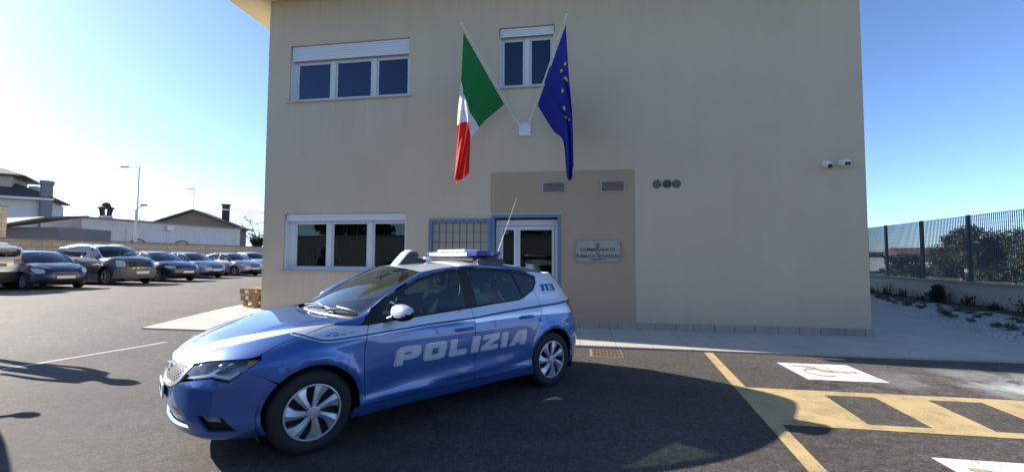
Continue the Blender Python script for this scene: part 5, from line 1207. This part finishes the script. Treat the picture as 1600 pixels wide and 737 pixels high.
# ---------------------------------------------------------------- parked cars at the back of the yard
SCR = glass('parked_car_glass', (.20, .24, .27))
def parked_car(lab, loc, yaw, pm, bx=1, by=1, bz=1, suv=0, lower=None, glassm=None, hl='wide', grille_m=None, rails=False, rim='five', name='parked_car', cat='car', bull=False, roofm=None):
    B = LEO; UM, UN = B.umax, B.umin; sv = {}
    root = empty(name, (loc[0], loc[1], gz(loc[0], loc[1])), yaw, label=lab, cat=cat, group='cars parked along the yard wall')
    def wp(V):
        V = np.array(V, float); x, y, z = V[..., 0].copy(), V[..., 1].copy(), V[..., 2].copy()
        if suv:
            up = sms(z, .85, 1.3)
            x = np.where(x < -.6, x-up*.42*suv*sms(x, -.6, -1.5), x); x = x+suv*.17*sms(z, 1.0, 1.4)*sms(x, -.6, .6)*(z > .95)
            y = y*(1+.13*suv*sms(z, .95, 1.4)); z = np.where(z > .55, z+(z-.55)*.24*suv, z)
            z = z+suv*.15*sms(x, .6, 2.0)*sms(z, .6, .9)
        return np.stack([x*bx, y*by, z*bz+suv*.06*(z > .2)], -1)
    U = lambda a, b: wp(B.U(a, b))
    def PUT(nm, res, m, par): 
        V, F, N, A = res; o = link_mesh(nm, V, F, m, par, smooth=True, uv=A); return o
    AR = .365; arc = lambda xc, a0, a1, n=12: [(xc+AR*math.cos(R(a0+(a1-a0)*i/n)), .33+AR*math.sin(R(a0+(a1-a0)*i/n))) for i in range(n+1)]
    top = [(u, B.ztop(u)) for u in np.linspace(UM, 1.16, 16)]
    out = [(UM,.22),(1.72,.21)]+arc(1.318, -20, 200)+arc(-1.318, -20, 198)+[(-1.8,.23),(UN,.24),(UN,1.30),(-1.39,1.315),(-1.10,1.33),(-1.16,1.298),(-1.235,1.272),(-1.20,1.195),(-1.128,1.124),(-1.05,1.095),(-.87,1.027),(-.2,.990),(.835,.935),(.96,.927)]+top[::-1]
    rwin = [(UN,1.265),(-2.2,1.265),(-1.99,1.25),(-2.05,1.08),(-2.2,1.03),(UN,1.02)]
    out2 = out; k_ = [i for i, p in enumerate(out) if p == (UN,.24)][0]
    out2 = out[:k_+1]+[(UN,1.02),(-2.2,1.03),(-2.05,1.08),(-1.99,1.25),(-2.2,1.265),(UN,1.265)]+out[k_+1:]
    bd = PUT('body', patch(out2, U, -1, (), .09, 0, mirror='both', bstep=.07, skirt=.012), pm, root)
    PUT('bonnet', gridpatch(lambda a, b: wp(B.HD(a, b)), 0, 1, 16, -1, 1, 17, 1), pm, bd)
    PUT('roof', gridpatch(lambda a, b: wp(B.RF(a, b)), 0, 1, 12, -1, 1, 13, -1), roofm or pm, bd)
    sp_ = gridpatch(lambda l, q: wp(np.stack([Sp([0,.6,1],[-1.38,-1.62,-1.60])(l)+.035*q*q, q*.57, B.RF(1., q)[..., 2]+Sp([0,.6,1],[0,-.06,-.12])(l)], -1)), 0, 1, 6, -1.1, 1.1, 9, -1)
    PUT('spoiler', sp_, roofm or pm, bd); PUT('roof_pillar', gridpatch(lambda a, b: wp(B.RAIL(a, b)), 0, 1, 26, 0, 1, 4, -1, mirror='both'), roofm or pm, bd)
    DLO = [(.958,.927),(.835,.9355),(-.195,.9905),(-.868,1.0275),(-1.05,1.095),(-1.128,1.124),(-1.200,1.193),(-1.233,1.272),(-1.16,1.296),(-.974,1.340),(-.62,1.376),(-.27,1.384),(-.02,1.366),(.17,1.336),(.321,1.300),(.50,1.225),(.675,1.140),(.83,1.030)]
    for s in (None, 'only'):
        PUT('side_windows', patch(DLO, U, -1, (), .1, -.006, mirror=s, bstep=.08, skirt=0), SCR, root)
        if s is None or 1: PUT('pillar_trim', patch([(-.13,1.0),(-.29,1.005),(-.275,1.37),(-.17,1.37)], U, -1, (), .1, -.001, mirror=s, skirt=0), BLK, root)
        HLp = [(1.74,.765),(1.95,.760),(2.14,.735),(2.20,.64),(1.95,.625),(1.80,.680)] if hl == 'wide' else ([(1.80,.80),(1.97,.79),(2.10,.76),(2.12,.66),(1.84,.66)] if hl == 'block' else [(1.70,.80),(1.90,.785),(2.12,.735),(2.17,.62),(1.97,.60),(1.83,.67)])
        h = PUT('headlight', patch(HLp, U, -1, (), .06, .002, mirror=s, skirt=.02), LHD, root)
        PUT('tail_light', patch([(-1.66,.95),(-1.85,.98),(-2.25,.96),(-2.25,.80),(-1.9,.80),(-1.72,.84)], U, -1, (), .08, .006, mirror=s, skirt=.02), REDL if lower is not CLD else mat('pale_tail_lens', (.45, .30, .28), .2, coat=1), root)
        sy = 1 if s is None else -1
        m = MB(); c = U(.66, .99); m.bbox(.60*bx, .70*bx, min(sy*.90, sy*1.04)*by, max(sy*.90, sy*1.04)*by, float(c[2])-.0, float(c[2])+.13, .03); m.bar((.66*bx, sy*.80*by, float(c[2])), (.65*bx, sy*.95*by, float(c[2])+.03), .04); m.build('wing_mirror', pm, root, smooth=True)
        for xc in (1.318, -1.318):
            wheel(root, xc*bx, sy*.755*by, sy, r=.316*bz*(1+.13*suv), cover=rim)
        PUT('door_gap', join(*[patch([(a,.31),(a+.008,.31),(a2+.008,.93),(a2,.93)], U, -1, (), .2, .0015, mirror=s, skirt=0) for a, a2 in ((.93,.90),(-.19,-.19),(-.93,-1.13))][:1]+[patch([(-.19,.31),(-.182,.31),(-.182,.985),(-.19,.985)], U, -1, (), .2, .0015, mirror=s, skirt=0)]), CAV, bd)
    ws = PUT('windscreen', gridpatch(lambda a, b: wp(B.WS(a, b)), -.98, .98, 13, .0, 1., 8, 1), SCR, root)
    PUT('rear_window', patch(rwin, U, -1, (), .1, -.004, mirror='both', skirt=0), SCR, root)
    PUT('lower_bumper', patch([(UM,.215),(1.80,.215),(1.74,.30),(1.9,.34),(2.2,.36),(2.3,.42),(UM,.42)], U, -1, (), .07, .004, mirror='both', skirt=.01), lower or BLK, root)
    PUT('grille', patch([(UM,.69),(2.34,.69),(2.38,.60),(2.5,.55),(UM,.54)] if hl != 'block' else [(UM,.735),(2.22,.745),(2.24,.65),(2.5,.63),(UM,.63)], U, -1, (), .07, .004, mirror='both', skirt=.01), grille_m or BLK, root)
    PUT('grille_bar', patch([(UM,.635),(2.36,.635),(2.37,.615),(UM,.61)], U, -1, (), .07, .012, mirror='both', skirt=.01), CHR, root)
    f0 = U(UM, .46); r0 = U(UN, .80)
    m = MB(); m.bbox(float(f0[0])+.005, float(f0[0])+.02, -.26, .26, float(f0[2])-.055, float(f0[2])+.055, .004); m.build('licence_plate', PLT, root)
    m = MB(); m.bbox(float(r0[0])-.03, float(r0[0])-.012, -.26, .26, float(r0[2])-.055, float(r0[2])+.055, .004); m.build('licence_plate', PLT if not lower else mat('plate_shaded', (.25, .25, .24), .5), root)
    if lower is not None:
        cl = [(UM-.001,.43),(2.1,.43),(1.74,.50)]+arc(1.318, 30, 150)[:0]+[(1.72,.40),(1.72,.215),(UM-.001,.215)]
        PUT('lower_cladding', patch([(1.01,.23),(.96,.40),(-.98,.40),(-1.03,.23)], U, -1, (), .08, .010, mirror='both', skirt=.015), lower, root)
        PUT('rear_cladding', patch([(-1.70,.23),(-1.70,.56),(-1.9,.60),(UN,.60),(UN,.235)], U, -1, (), .08, .010, mirror='both', skirt=.015), lower, root)
    if bull:
        PUT('front_cladding', patch([(UM,.215),(1.74,.215),(1.73,.42),(1.76,.60),(2.0,.64),(2.3,.62),(UM,.62)], U, -1, [[(UM-.2,.30),(2.26,.31),(2.26,.38),(UM-.2,.38)]], .08, .014, mirror='both', skirt=.02), lower, root)
    if rails:
        for sy in (1, -1):
            m = MB(); P = [wp(B.RF(t, .93*sy))+[0, 0, h_] for t, h_ in ((.12, .0), (.18, .05), (.5, .06), (.85, .05), (.92, .0))]; m.tube(P, .018, 8); m.build('roof_rail', rails, root, smooth=True)
    m = MB()     # seats and dark floor so the cabin is not empty
    q = lambda x, y, z: tuple(float(v) for v in wp((x, y, z)))
    for (x0, x1, y0, y1, z0, z1) in ((-1.9, 1.75, -.68, .68, .22, .45), (.5, 1.0, -.6, .6, .5, .93), (-.42, -.28, .14, .60, .5, 1.22), (-.42, -.28, -.60, -.14, .5, 1.22), (-1.25, -1.1, -.6, .6, .5, 1.15)):
        a = q(x0, y0, z0); b = q(x1, y1, z1); m.bbox(a[0], b[0], a[1], b[1], a[2], b[2], .03)
    m.build('cabin', CAV, root)
    return root
LHD = mat('far_headlight', (.55, .57, .58), .15, metal=.3, coat=1)
NVY = cpaint('navy_paint', (.008, .014, .045)); DBL = cpaint('dark_blue_paint', (.014, .022, .055)); CHAM = cpaint('champagne_paint', (.085, .078, .075)); LBL = cpaint('ice_blue_paint', (.22, .29, .40)); SLV = cpaint('silver_paint', (.36, .37, .38)); OWH = cpaint('cream_white_paint', (.85, .84, .78)); GRC = mat('grey_cladding', (.16, .15, .14), .6); CLD = mat('dark_cladding', (.03, .035, .045), .55)
parked_car('cream white off-roader with dark lower cladding, parked backwards at the left picture edge', (-22.35, 3.05), R(176), OWH, 1.08, 1.03, 1.02, .85, CLD, rails=SHUT, cat='off-roader')
parked_car('dark navy hatchback with slim chrome grille bar beside the cream white off-roader', (-21.0, 4.55), R(-12), NVY, .97, .96, 1.0, 0, hl='tall')
parked_car('dark champagne off-roader with white roof and grey bumper cladding beside the navy hatchback', (-21.3, 7.30), R(-6), CHAM, 1.04, 1.0, 1.02, 1.0, GRC, hl='block', rails=WHT, roofm=WHT, bull=True, cat='off-roader')
parked_car('dark blue hatchback between the dark champagne off-roader and the pale blue hatchback', (-21.5, 9.85), R(-8), DBL, 1.03, .99, 1.03, 0)
parked_car('pale ice blue hatchback, second from the right of the parked row', (-22.6, 12.9), R(-8), LBL, .96, .95, 1.02, 0, hl='tall')
parked_car('silver hatchback at the right end of the parked row, near the station corner', (-22.7, 16.0), R(-8), SLV, .96, .95, 1.02, 0, hl='tall')
parked_car('white car mostly hidden behind the silver hatchback', (-24.2, 19.6), R(-20), WHT, 1, 1, 1.04, .2)
# ---------------------------------------------------------------- yard wall, sheds and houses on the left
k = NB('tuff_block_wall'); c = k.coord(); b = k.n('ShaderNodeTexBrick'); mp = k.n('ShaderNodeMapping'); mp.inputs['Rotation'].default_value = (R(90), 0, 0)
cx_ = k.n('ShaderNodeCombineXYZ'); sx = k.n('ShaderNodeSeparateXYZ'); k.l(c, sx.inputs[0]); k.l(k.math('ADD', sx.outputs[0], sx.outputs[1]), cx_.inputs[0]); k.l(sx.outputs[2], cx_.inputs[1]); k.l(cx_.outputs[0], b.inputs['Vector'])
b.inputs['Color1'].default_value = (.74, .57, .36, 1); b.inputs['Color2'].default_value = (.66, .50, .31, 1); b.inputs['Mortar'].default_value = (.24, .21, .17, 1); b.inputs['Scale'].default_value = 1; b.inputs['Mortar Size'].default_value = .012; b.inputs['Brick Width'].default_value = .42; b.inputs['Row Height'].default_value = .24
n1 = k.noise(c, .8, 6, .7); k.l(k.mix(k.math('MULTIPLY_ADD', n1, 1.8, -.7, clamp=True), b.outputs[0], (.44, .36, .25)), k.b.inputs['Base Color']); k.b.inputs['Roughness'].default_value = .95; k.bump(k.noise(c, 12, 5, .7), .6, .02); TUF = k.m
def wallseg(name, lab, a, b, h, th, m, cop=None, cat='wall', group=None, z0=-.2):
    L = math.hypot(b[0]-a[0], b[1]-a[1]); e = empty(name, (a[0], a[1], 0), math.atan2(b[1]-a[1], b[0]-a[0]), label=lab, cat=cat, group=group)
    q = MB(); q.box(0, L, -th/2, th/2, z0, h); q.build('wall_body', m, e)
    if cop: q = MB(); q.bbox(-.02, L+.02, -th/2-.04, th/2+.04, h+.002, h+.07, .01); q.build('coping', cop, e)
    return e
TCOP = mat('worn_coping', (.26, .24, .21), .9, var=.3, vs=3)
wallseg('yard_wall', 'long tan tuff block wall behind the row of parked cars', (-25.9, .5), (-27.2, 40), 2.25, .3, TUF, TCOP)
wallseg('yard_wall', 'tall weathered tuff block wall at the left picture edge beyond the cream off-roader', (-36.0, -2.0), (-32.6, 10.6), 4.25, .5, TUF, TCOP)
wallseg('yard_wall', 'tan tuff wall closing the far end of the yard beside the station corner', (-27.2, 40.1), (-12, 42), 2.3, .3, TUF, TCOP)
# corrugated long building
k = NB('corrugated_white'); c = k.coord(); sx = k.n('ShaderNodeSeparateXYZ'); k.l(c, sx.inputs[0]); w_ = k.n('ShaderNodeTexWave', wave_type='BANDS', bands_direction='X'); w_.inputs['Scale'].default_value = 1.1; k.l(c, w_.inputs[0]); n1 = k.noise(c, .5, 6, .7)
k.l(k.mix(n1, (.58, .56, .53), (.72, .70, .66)), k.b.inputs['Base Color']); k.b.inputs['Roughness'].default_value = .7; k.bump(w_.outputs[1], .8, .05); COR = k.m
lb_ = empty('long_outbuilding', (-45.2, 23.6, 0), math.atan2(17.5, 2.6), label='long low white outbuilding with ribbed cladding and arched bays behind the yard wall', cat='building')
L_ = 16.2; RND = mat('dirty_white_render', (.62, .585, .53), .9, var=.25, vs=.7)
m = MB(); m.box(0, L_, 0, 6, -.2, 4.95); m.build('wall', RND, lb_)
m = MB(); m.box(.05, 3.4, -.06, -.004, 2.0, 4.3); m.box(3.6, L_-1.2, -.06, -.004, 2.0, 4.2); m.build('ribbed_cladding', COR, lb_)
m = MB(); m.bbox(-.15, L_+.15, -.25, 6.2, 4.952, 5.12, .02); m.build('flat_roof', TCOP, lb_)
for xa in (4.6, 9.0):
    m = MB(); P = [(xa+1.05*math.cos(t), 2.1+1.15*math.sin(t)) for t in np.linspace(0, math.pi, 15)]; Pi = [(xa+.90*math.cos(t), 2.1+.98*math.sin(t)) for t in np.linspace(math.pi, 0, 15)]; m.prism(P+Pi, -.12, -.062); m.build('arch_trim', mat('arch_trim', (.20, .18, .16), .9), lb_)
    m = MB(); m.prism(Pi[::-1]+[], -.075, -.063); m.build('arch_infill', RND, lb_)
m = MB(); m.bbox(7.2, 7.9, -.38, -.065, 4.25, 4.75, .03); m.build('air_conditioner', SHUT, lb_)
dsh = empty('satellite_dish', (-44.9, 28.6, 5.1), R(-30), label='pale round satellite dish on the roof of the long outbuilding', cat='satellite dish')
m = MB(); m.tube([(0,0,0),(0,0,.5)], .03, 6); m.build('mast', GREY, dsh); m = MB(); m.lathe([(0, .08), (.3, .05), (.55, -.03), (.55, -.05), (.3, .03), (0, .06)], 20, Matrix.Translation((0, 0, .6)) @ Matrix.Rotation(R(-20), 4, 'X') @ Matrix.Rotation(math.pi, 4, 'Z')); m.build('reflector', SHUT, dsh, smooth=True)
ch = empty('chimney_lantern', (-45.7, 26.0, 5.1), label='dark ornate chimney pot with flared cap on the long outbuilding', cat='chimney')
m = MB(); m.bbox(-.38, .38, -.38, .38, 0, .30, .02); m.build('base', RND, ch)
m = MB()
for t in range(6): a = t*math.pi/3; m.bar((.34*math.cos(a), .34*math.sin(a), .30), (.44*math.cos(a), .44*math.sin(a), .95), .13, .13)
m.lathe([(.0, 0), (.40, 0), (.34, .06), (.0, .06)], 12, Matrix.Translation((0, 0, .30)) @ Matrix.Rotation(R(90), 4, 'X'))
m.tube([(0,0,.95),(0,0,1.08),(0,0,1.2),(0,0,1.5),(0,0,1.62)], [.62,.66,.38,.30,.03], 12); m.build('pot', mat('dark_terracotta', (.07, .04, .03), .85), ch)
# lean-to shed with a sloping roof
sh_ = empty('lean_to_shed', (-47.0, 20.3, 0), R(10), label='grey shed with a sloping tiled lean-to roof left of the long outbuilding', cat='shed')
m = MB(); m.box(-4.5, 3.2, 0, 5, -.2, 3.9); m.build('wall', mat('grey_shed_render', (.20, .19, .18), .9, var=.2, vs=1), sh_)
m = MB(); V = [(-5.0,-1.2,3.05),(3.4,-1.2,4.55),(3.4,2.5,5.0),(-5.0,2.5,4.7)]; m.add(V+[(x, y, z+.14) for x, y, z in V], [(0,1,2,3),(7,6,5,4),(0,4,5,1),(1,5,6,2),(2,6,7,3),(3,7,4,0)]); m.build('roof', mat('grey_tiles', (.17, .155, .14), .85, var=.35, vs=5), sh_)
def tileroof(m, x0, x1, y0, y1, z, rise, hip=3.0, th=.22):
    cy = (y0+y1)/2; V = [(x0,y0,z),(x1,y0,z),(x1,y1,z),(x0,y1,z),(x0+hip,cy,z+rise),(x1-hip,cy,z+rise)]
    m.add(V+[(a, b, c+th) for a, b, c in V], [(6,7,11,10),(7,8,11),(8,9,10,11),(9,6,10),(3,2,1,0),(0,1,7,6),(1,2,8,7),(2,3,9,8),(3,0,6,9)])
hs_ = empty('tiled_villa', (-75.6, 33.9, 0), R(46), label='cream villa with stacked dark tiled roofs and a round chimney at the left picture edge', cat='house')
m = MB(); m.box(-10, 6.2, 0, 10, -.2, 9.0); m.build('walls', HW2, hs_); m = MB(); tileroof(m, -11.2, 7.2, -1.3, 8, 9.0, 2.3, 5); m.build('roof', RD, hs_)
m = MB(); m.box(-11.1, 7.1, -1.38, -1.302, 8.86, 9.12); m.build('gutter', mat('white_gutter', (.7,.7,.7), .5), hs_)
m = MB(); m.box(-10, 2.6, 1.5, 8.5, 9.1, 12.0); m.build('upper_storey', HW1, hs_); m = MB(); tileroof(m, -11, 3.9, .6, 9.6, 12.0, 1.3, 3); m.build('upper_roof', RT, hs_)
for x0, x1 in ((-.4, 2.5), (-5.5, -2.6)): m = MB(); m.box(x0, x1, -.05, .05, 5.9, 7.9); m.build('window', WDK, hs_)
m = MB(); m.bbox(-2.1, -1.2, -.55, -.02, 7.8, 8.7, .03); m.build('air_conditioner', SHUT, hs_)
m = MB(); m.tube([(6.2, -.6, -.2), (6.2, -.6, 11.0)], .62, 14); m.tube([(6.2, -.6, 11.0), (6.2, -.6, 11.5)], .72, 14); m.build('chimney', mat('grey_chimney', (.22, .21, .20), .9), hs_, smooth=True)
m = MB(); m.box(4.0, 4.9, 2, 3, 9.4, 11.0); m.build('chimney', HW1, hs_)
# gable house
gh = empty('gabled_farmhouse', (-55.2, 45.0, 0), R(25), label='farmhouse with a wide dark brown gable roof behind the long outbuilding', cat='house')
m = MB(); w2 = 5.7; m.prism([(-w2,-.2),(w2,-.2),(w2,5.7),(0,7.9),(-w2,5.7)], 0, 4); m.build('walls', mat('brown_weathered_render', (.20, .155, .12), .9, var=.3, vs=.8), gh)
m = MB(); m.prism([(-w2-.9,5.40),(0,7.95),(w2+.9,5.40),(w2+.9,5.62),(0,8.25),(-w2-.9,5.62)], -.6, 4.4); m.build('roof', RD, gh)
m = MB(); m.bbox(3.2, 4.0, 1.0, 1.9, 6.6, 9.1, .03); m.bbox(3.05, 4.15, .9, 2.0, 9.1, 9.3, .03); m.build('chimney', mat('dark_chimney', (.06, .05, .045), .9), gh)
# poles
sl_ = empty('street_lamp', (-30.4, 16.2, .24), label='tall thin grey lamp post with a short arm to the left behind the parked cars', cat='street lamp')
m = MB(); m.tube([(0,0,0),(0,0,3.8),(0,0,7.45)], [.07,.05,.035], 10); m.build('pole', mat('galvanised', (.38,.39,.40), .5, metal=.4), sl_, smooth=True); m = MB(); m.tube([(0,0,7.42),(-.95,-.15,7.45)], .025, 8); m.bbox(-1.35, -.75, -.24, -.04, 7.42, 7.5, .02); m.build('lamp_head', MATS['galvanised'], sl_)
s2 = empty('street_lamp', (-32.2, 17.6, .2), label='short lamp post with a dark head pointing right beside the tall thin lamp post', cat='street lamp')
m = MB(); m.tube([(0,0,0),(0,0,4.7)], [.06,.045], 10); m.build('pole', MATS['galvanised'], s2, smooth=True); m = MB(); m.bar((0,0,4.68),(.45,.06,4.98), .05); m.bbox(.35, .85, -.04, .18, 4.95, 5.07, .03); m.build('lamp_head', GREY, s2)
an = empty('tv_antenna', (-54.9, 44.6, 7.9), label='thin rooftop antenna mast on the gabled farmhouse', cat='antenna'); m = MB(); m.tube([(0,0,0),(0,0,3.3)], .035, 6); m.build('mast', GREY, an)
m = MB(); m.bar((-1.2,-.1,3.25),(.3,0,3.25), .05)
for i in range(6): m.bar((-1.1+i*.22,-.35,3.25),(-1.1+i*.22,.3,3.25), .03)
m.bar((-.6,-.3,2.6),(.3,.1,2.6), .05); m.build('elements', GREY, an)
m = MB(); pts = []
for i in range(25): t = i/24; pts.append((-71.9+t*61, 39.4-t*10.5, 10.4-t*6.0-5.5*t*(1-t)*.35)); 
m.tube(pts, .045, 5); tag(m.build('power_line', GREY), 'thin power line sagging across the sky from the villa towards the station', 'cable')
# bare trees on the skyline
TWG = mat('bare_twigs', (.11, .09, .08), .9)
def bare(loc, h, seed, lab):
    rng = np.random.default_rng(seed); m = MB()
    def grow(p, d, L, r, dep):
        q = [p]; 
        for i in range(3): d = d+rng.normal(size=3)*.14; d[2] += .04; d /= np.linalg.norm(d); q.append(q[-1]+d*L/3)
        m.tube(q, [r, r*.85, r*.75, r*.6], 4 if dep > 1 else 6, cap=False)
        if dep < 5:
            for i in range(3 if dep < 4 else 4):
                nd = d+rng.normal(size=3)*.62; nd[2] = abs(nd[2])*.8+.1 if dep < 3 else nd[2]; nd /= np.linalg.norm(nd); grow(q[rng.integers(2, 4)], nd, L*rng.uniform(.6, .82), max(r*.55, .022), dep+1)
    grow(np.array([0, 0, -.5]), np.array([0, 0, 1.]), h*.30, h*.026, 0); o = m.build('bare_tree', TWG, loc=loc); return tag(o, lab, 'bare tree', 'bare trees on the left skyline')
for i, (x, y, h, lab) in enumerate(((-70, 52, 10.5, 'leafless tree left of the gabled farmhouse roof'), (-64, 55, 11.0, 'leafless tree above the left slope of the gabled farmhouse'), (-56.5, 60, 12.2, 'leafless tree above the right slope of the gabled farmhouse'), (-76.5, 50, 9.6, 'small leafless tree behind the dark chimney pot'), (-45, 58, 8.5, 'leafless tree right of the farmhouse near the station wall'))):
    bare((x, y, 0), h, 40+i, lab)
tree((-45.2, 46.5, 0), 4.6, 1.8, 12, 'dark evergreen bush over the yard wall beside the station corner', LF2, n=3500, s=.3, name='evergreen_tree', trunk_h=.15)
tree((-47.5, 41.5, 0), 3.4, 1.1, 13, 'small twiggy shrub right of the long outbuilding', LF3, n=1200, s=.22, name='evergreen_tree', trunk_h=.15)
# ---------------------------------------------------------------- pallets by the station corner
WOOD = mat('pallet_wood', (.42, .27, .13), .85, var=.3, vs=11, bump=.3, bs=30)
def pallet(loc, rz, lab):
    e = empty('wooden_pallet', loc, rz, label=lab, cat='pallet', group='pallets stacked at the station corner')
    for i in range(7): m = MB(); x = -.6+i*.1833; m.bbox(x, x+.10, -.40, .40, .122, .144, .003); m.build('deck_board', WOOD, e)
    for y in (-.35, 0, .35):
        m = MB(); m.bbox(-.6, .6, y-.05, y+.05, .10, .121, .003); m.bbox(-.6, .6, y-.05, y+.05, 0, .022, .003)
        m.build('stringer', WOOD, e)
        for x in (-.53, 0, .53): m = MB(); m.bbox(x-.07, x+.07, y-.05, y+.05, .023, .099, .004); m.build('block', WOOD, e)
    e.scale = (.50, .86, 1); return e
g0 = .268
pallet((-7.84, .56, g0), R(88), 'lowest pallet of the small stack behind the station corner')
pallet((-7.90, .54, g0+.146), R(91), 'middle pallet of the small stack behind the station corner')
pallet((-7.96, .58, g0+.292), R(86), 'topmost pallet of the small stack behind the station corner')
# ---------------------------------------------------------------- just outside the left picture edge: their shadows fall into view
parked_car('dark blue car standing just outside the left picture edge, only its shadow shows', (-7.20, -6.66), R(149), DBL)
def figure(loc, rz, lab):
    e = empty('person', loc, rz, label=lab, cat='person'); me = bpy.data.meshes.new('body')
    J = [((0,0,.93),.14),((0,0,1.15),.13),((0,0,1.38),.145),((0,0,1.50),.06),((0,.01,1.60),.085),((0,.01,1.70),.085),
         ((.19,0,1.42),.06),((.27,.02,1.14),.045),((.25,.10,.90),.035),((.25,.13,.80),.04),((-.19,0,1.42),.06),((-.27,.02,1.14),.045),((-.25,.10,.90),.035),((-.25,.13,.80),.04),
         ((.10,0,.86),.10),((.12,.02,.48),.065),((.12,0,.09),.045),((.12,.14,.04),.04),((-.10,0,.86),.10),((-.12,.02,.48),.065),((-.12,0,.09),.045),((-.12,.14,.04),.04)]
    E = [(0,1),(1,2),(2,3),(3,4),(4,5),(2,6),(6,7),(7,8),(8,9),(2,10),(10,11),(11,12),(12,13),(0,14),(14,15),(15,16),(16,17),(0,18),(18,19),(19,20),(20,21)]
    me.from_pydata([j[0] for j in J], E, []); me.materials.append(mat('dark_uniform_cloth', (.02, .025, .05), .85)); o = bpy.data.objects.new('body', me); COL.objects.link(o); o.parent = e
    sk = o.modifiers.new('skin', 'SKIN'); sb = o.modifiers.new('sub', 'SUBSURF'); sb.levels = sb.render_levels = 2
    for v, j in zip(me.skin_vertices[0].data, J): v.radius = (j[1], j[1])
    me.skin_vertices[0].data[0].use_root = True
    h = MB(); h.lathe([(0,.13),(.07,.115),(.105,.06),(.112,0),(.10,-.06)], 20, Matrix.Translation((0,.0,1.70)) @ Matrix.Rotation(R(90), 4, 'X')); h.build('cap', MATS['dark_uniform_cloth'], e, smooth=True)
figure((-8.80, -4.22, 0), R(100), 'person in dark uniform and cap standing just outside the left picture edge')

# ---------------------------------------------------------------- unseen backdrop added behind the viewer to darken reflections in panes and paint
for i, (x, y, h, rd) in enumerate(((-22, -30, 8.5, 4.2), (-13, -33, 9.5, 4.8), (-3, -31, 8.0, 4.4), (6, -33, 9.5, 5.0), (16, -31, 8.5, 4.4), (26, -28, 9, 4.6))):
    tree((x, y, 0), h, rd, 90+i, ('broad evergreen tree added behind the viewer as unseen dark backdrop, number counted from the yard side: ' + ('first', 'second', 'third', 'fourth', 'fifth', 'sixth')[i]), LF2, n=7000, s=.55, group='added backdrop trees behind the viewer', trunk_h=.05)
wallseg('yard_wall', 'plain grey rendered wall added unseen behind the viewer as reflection backdrop', (-30, -26), (34, -24), 3.3, .3, mat('grey_shed_render'), TCOP)  # added out of view to fill bright gaps in the window reflections
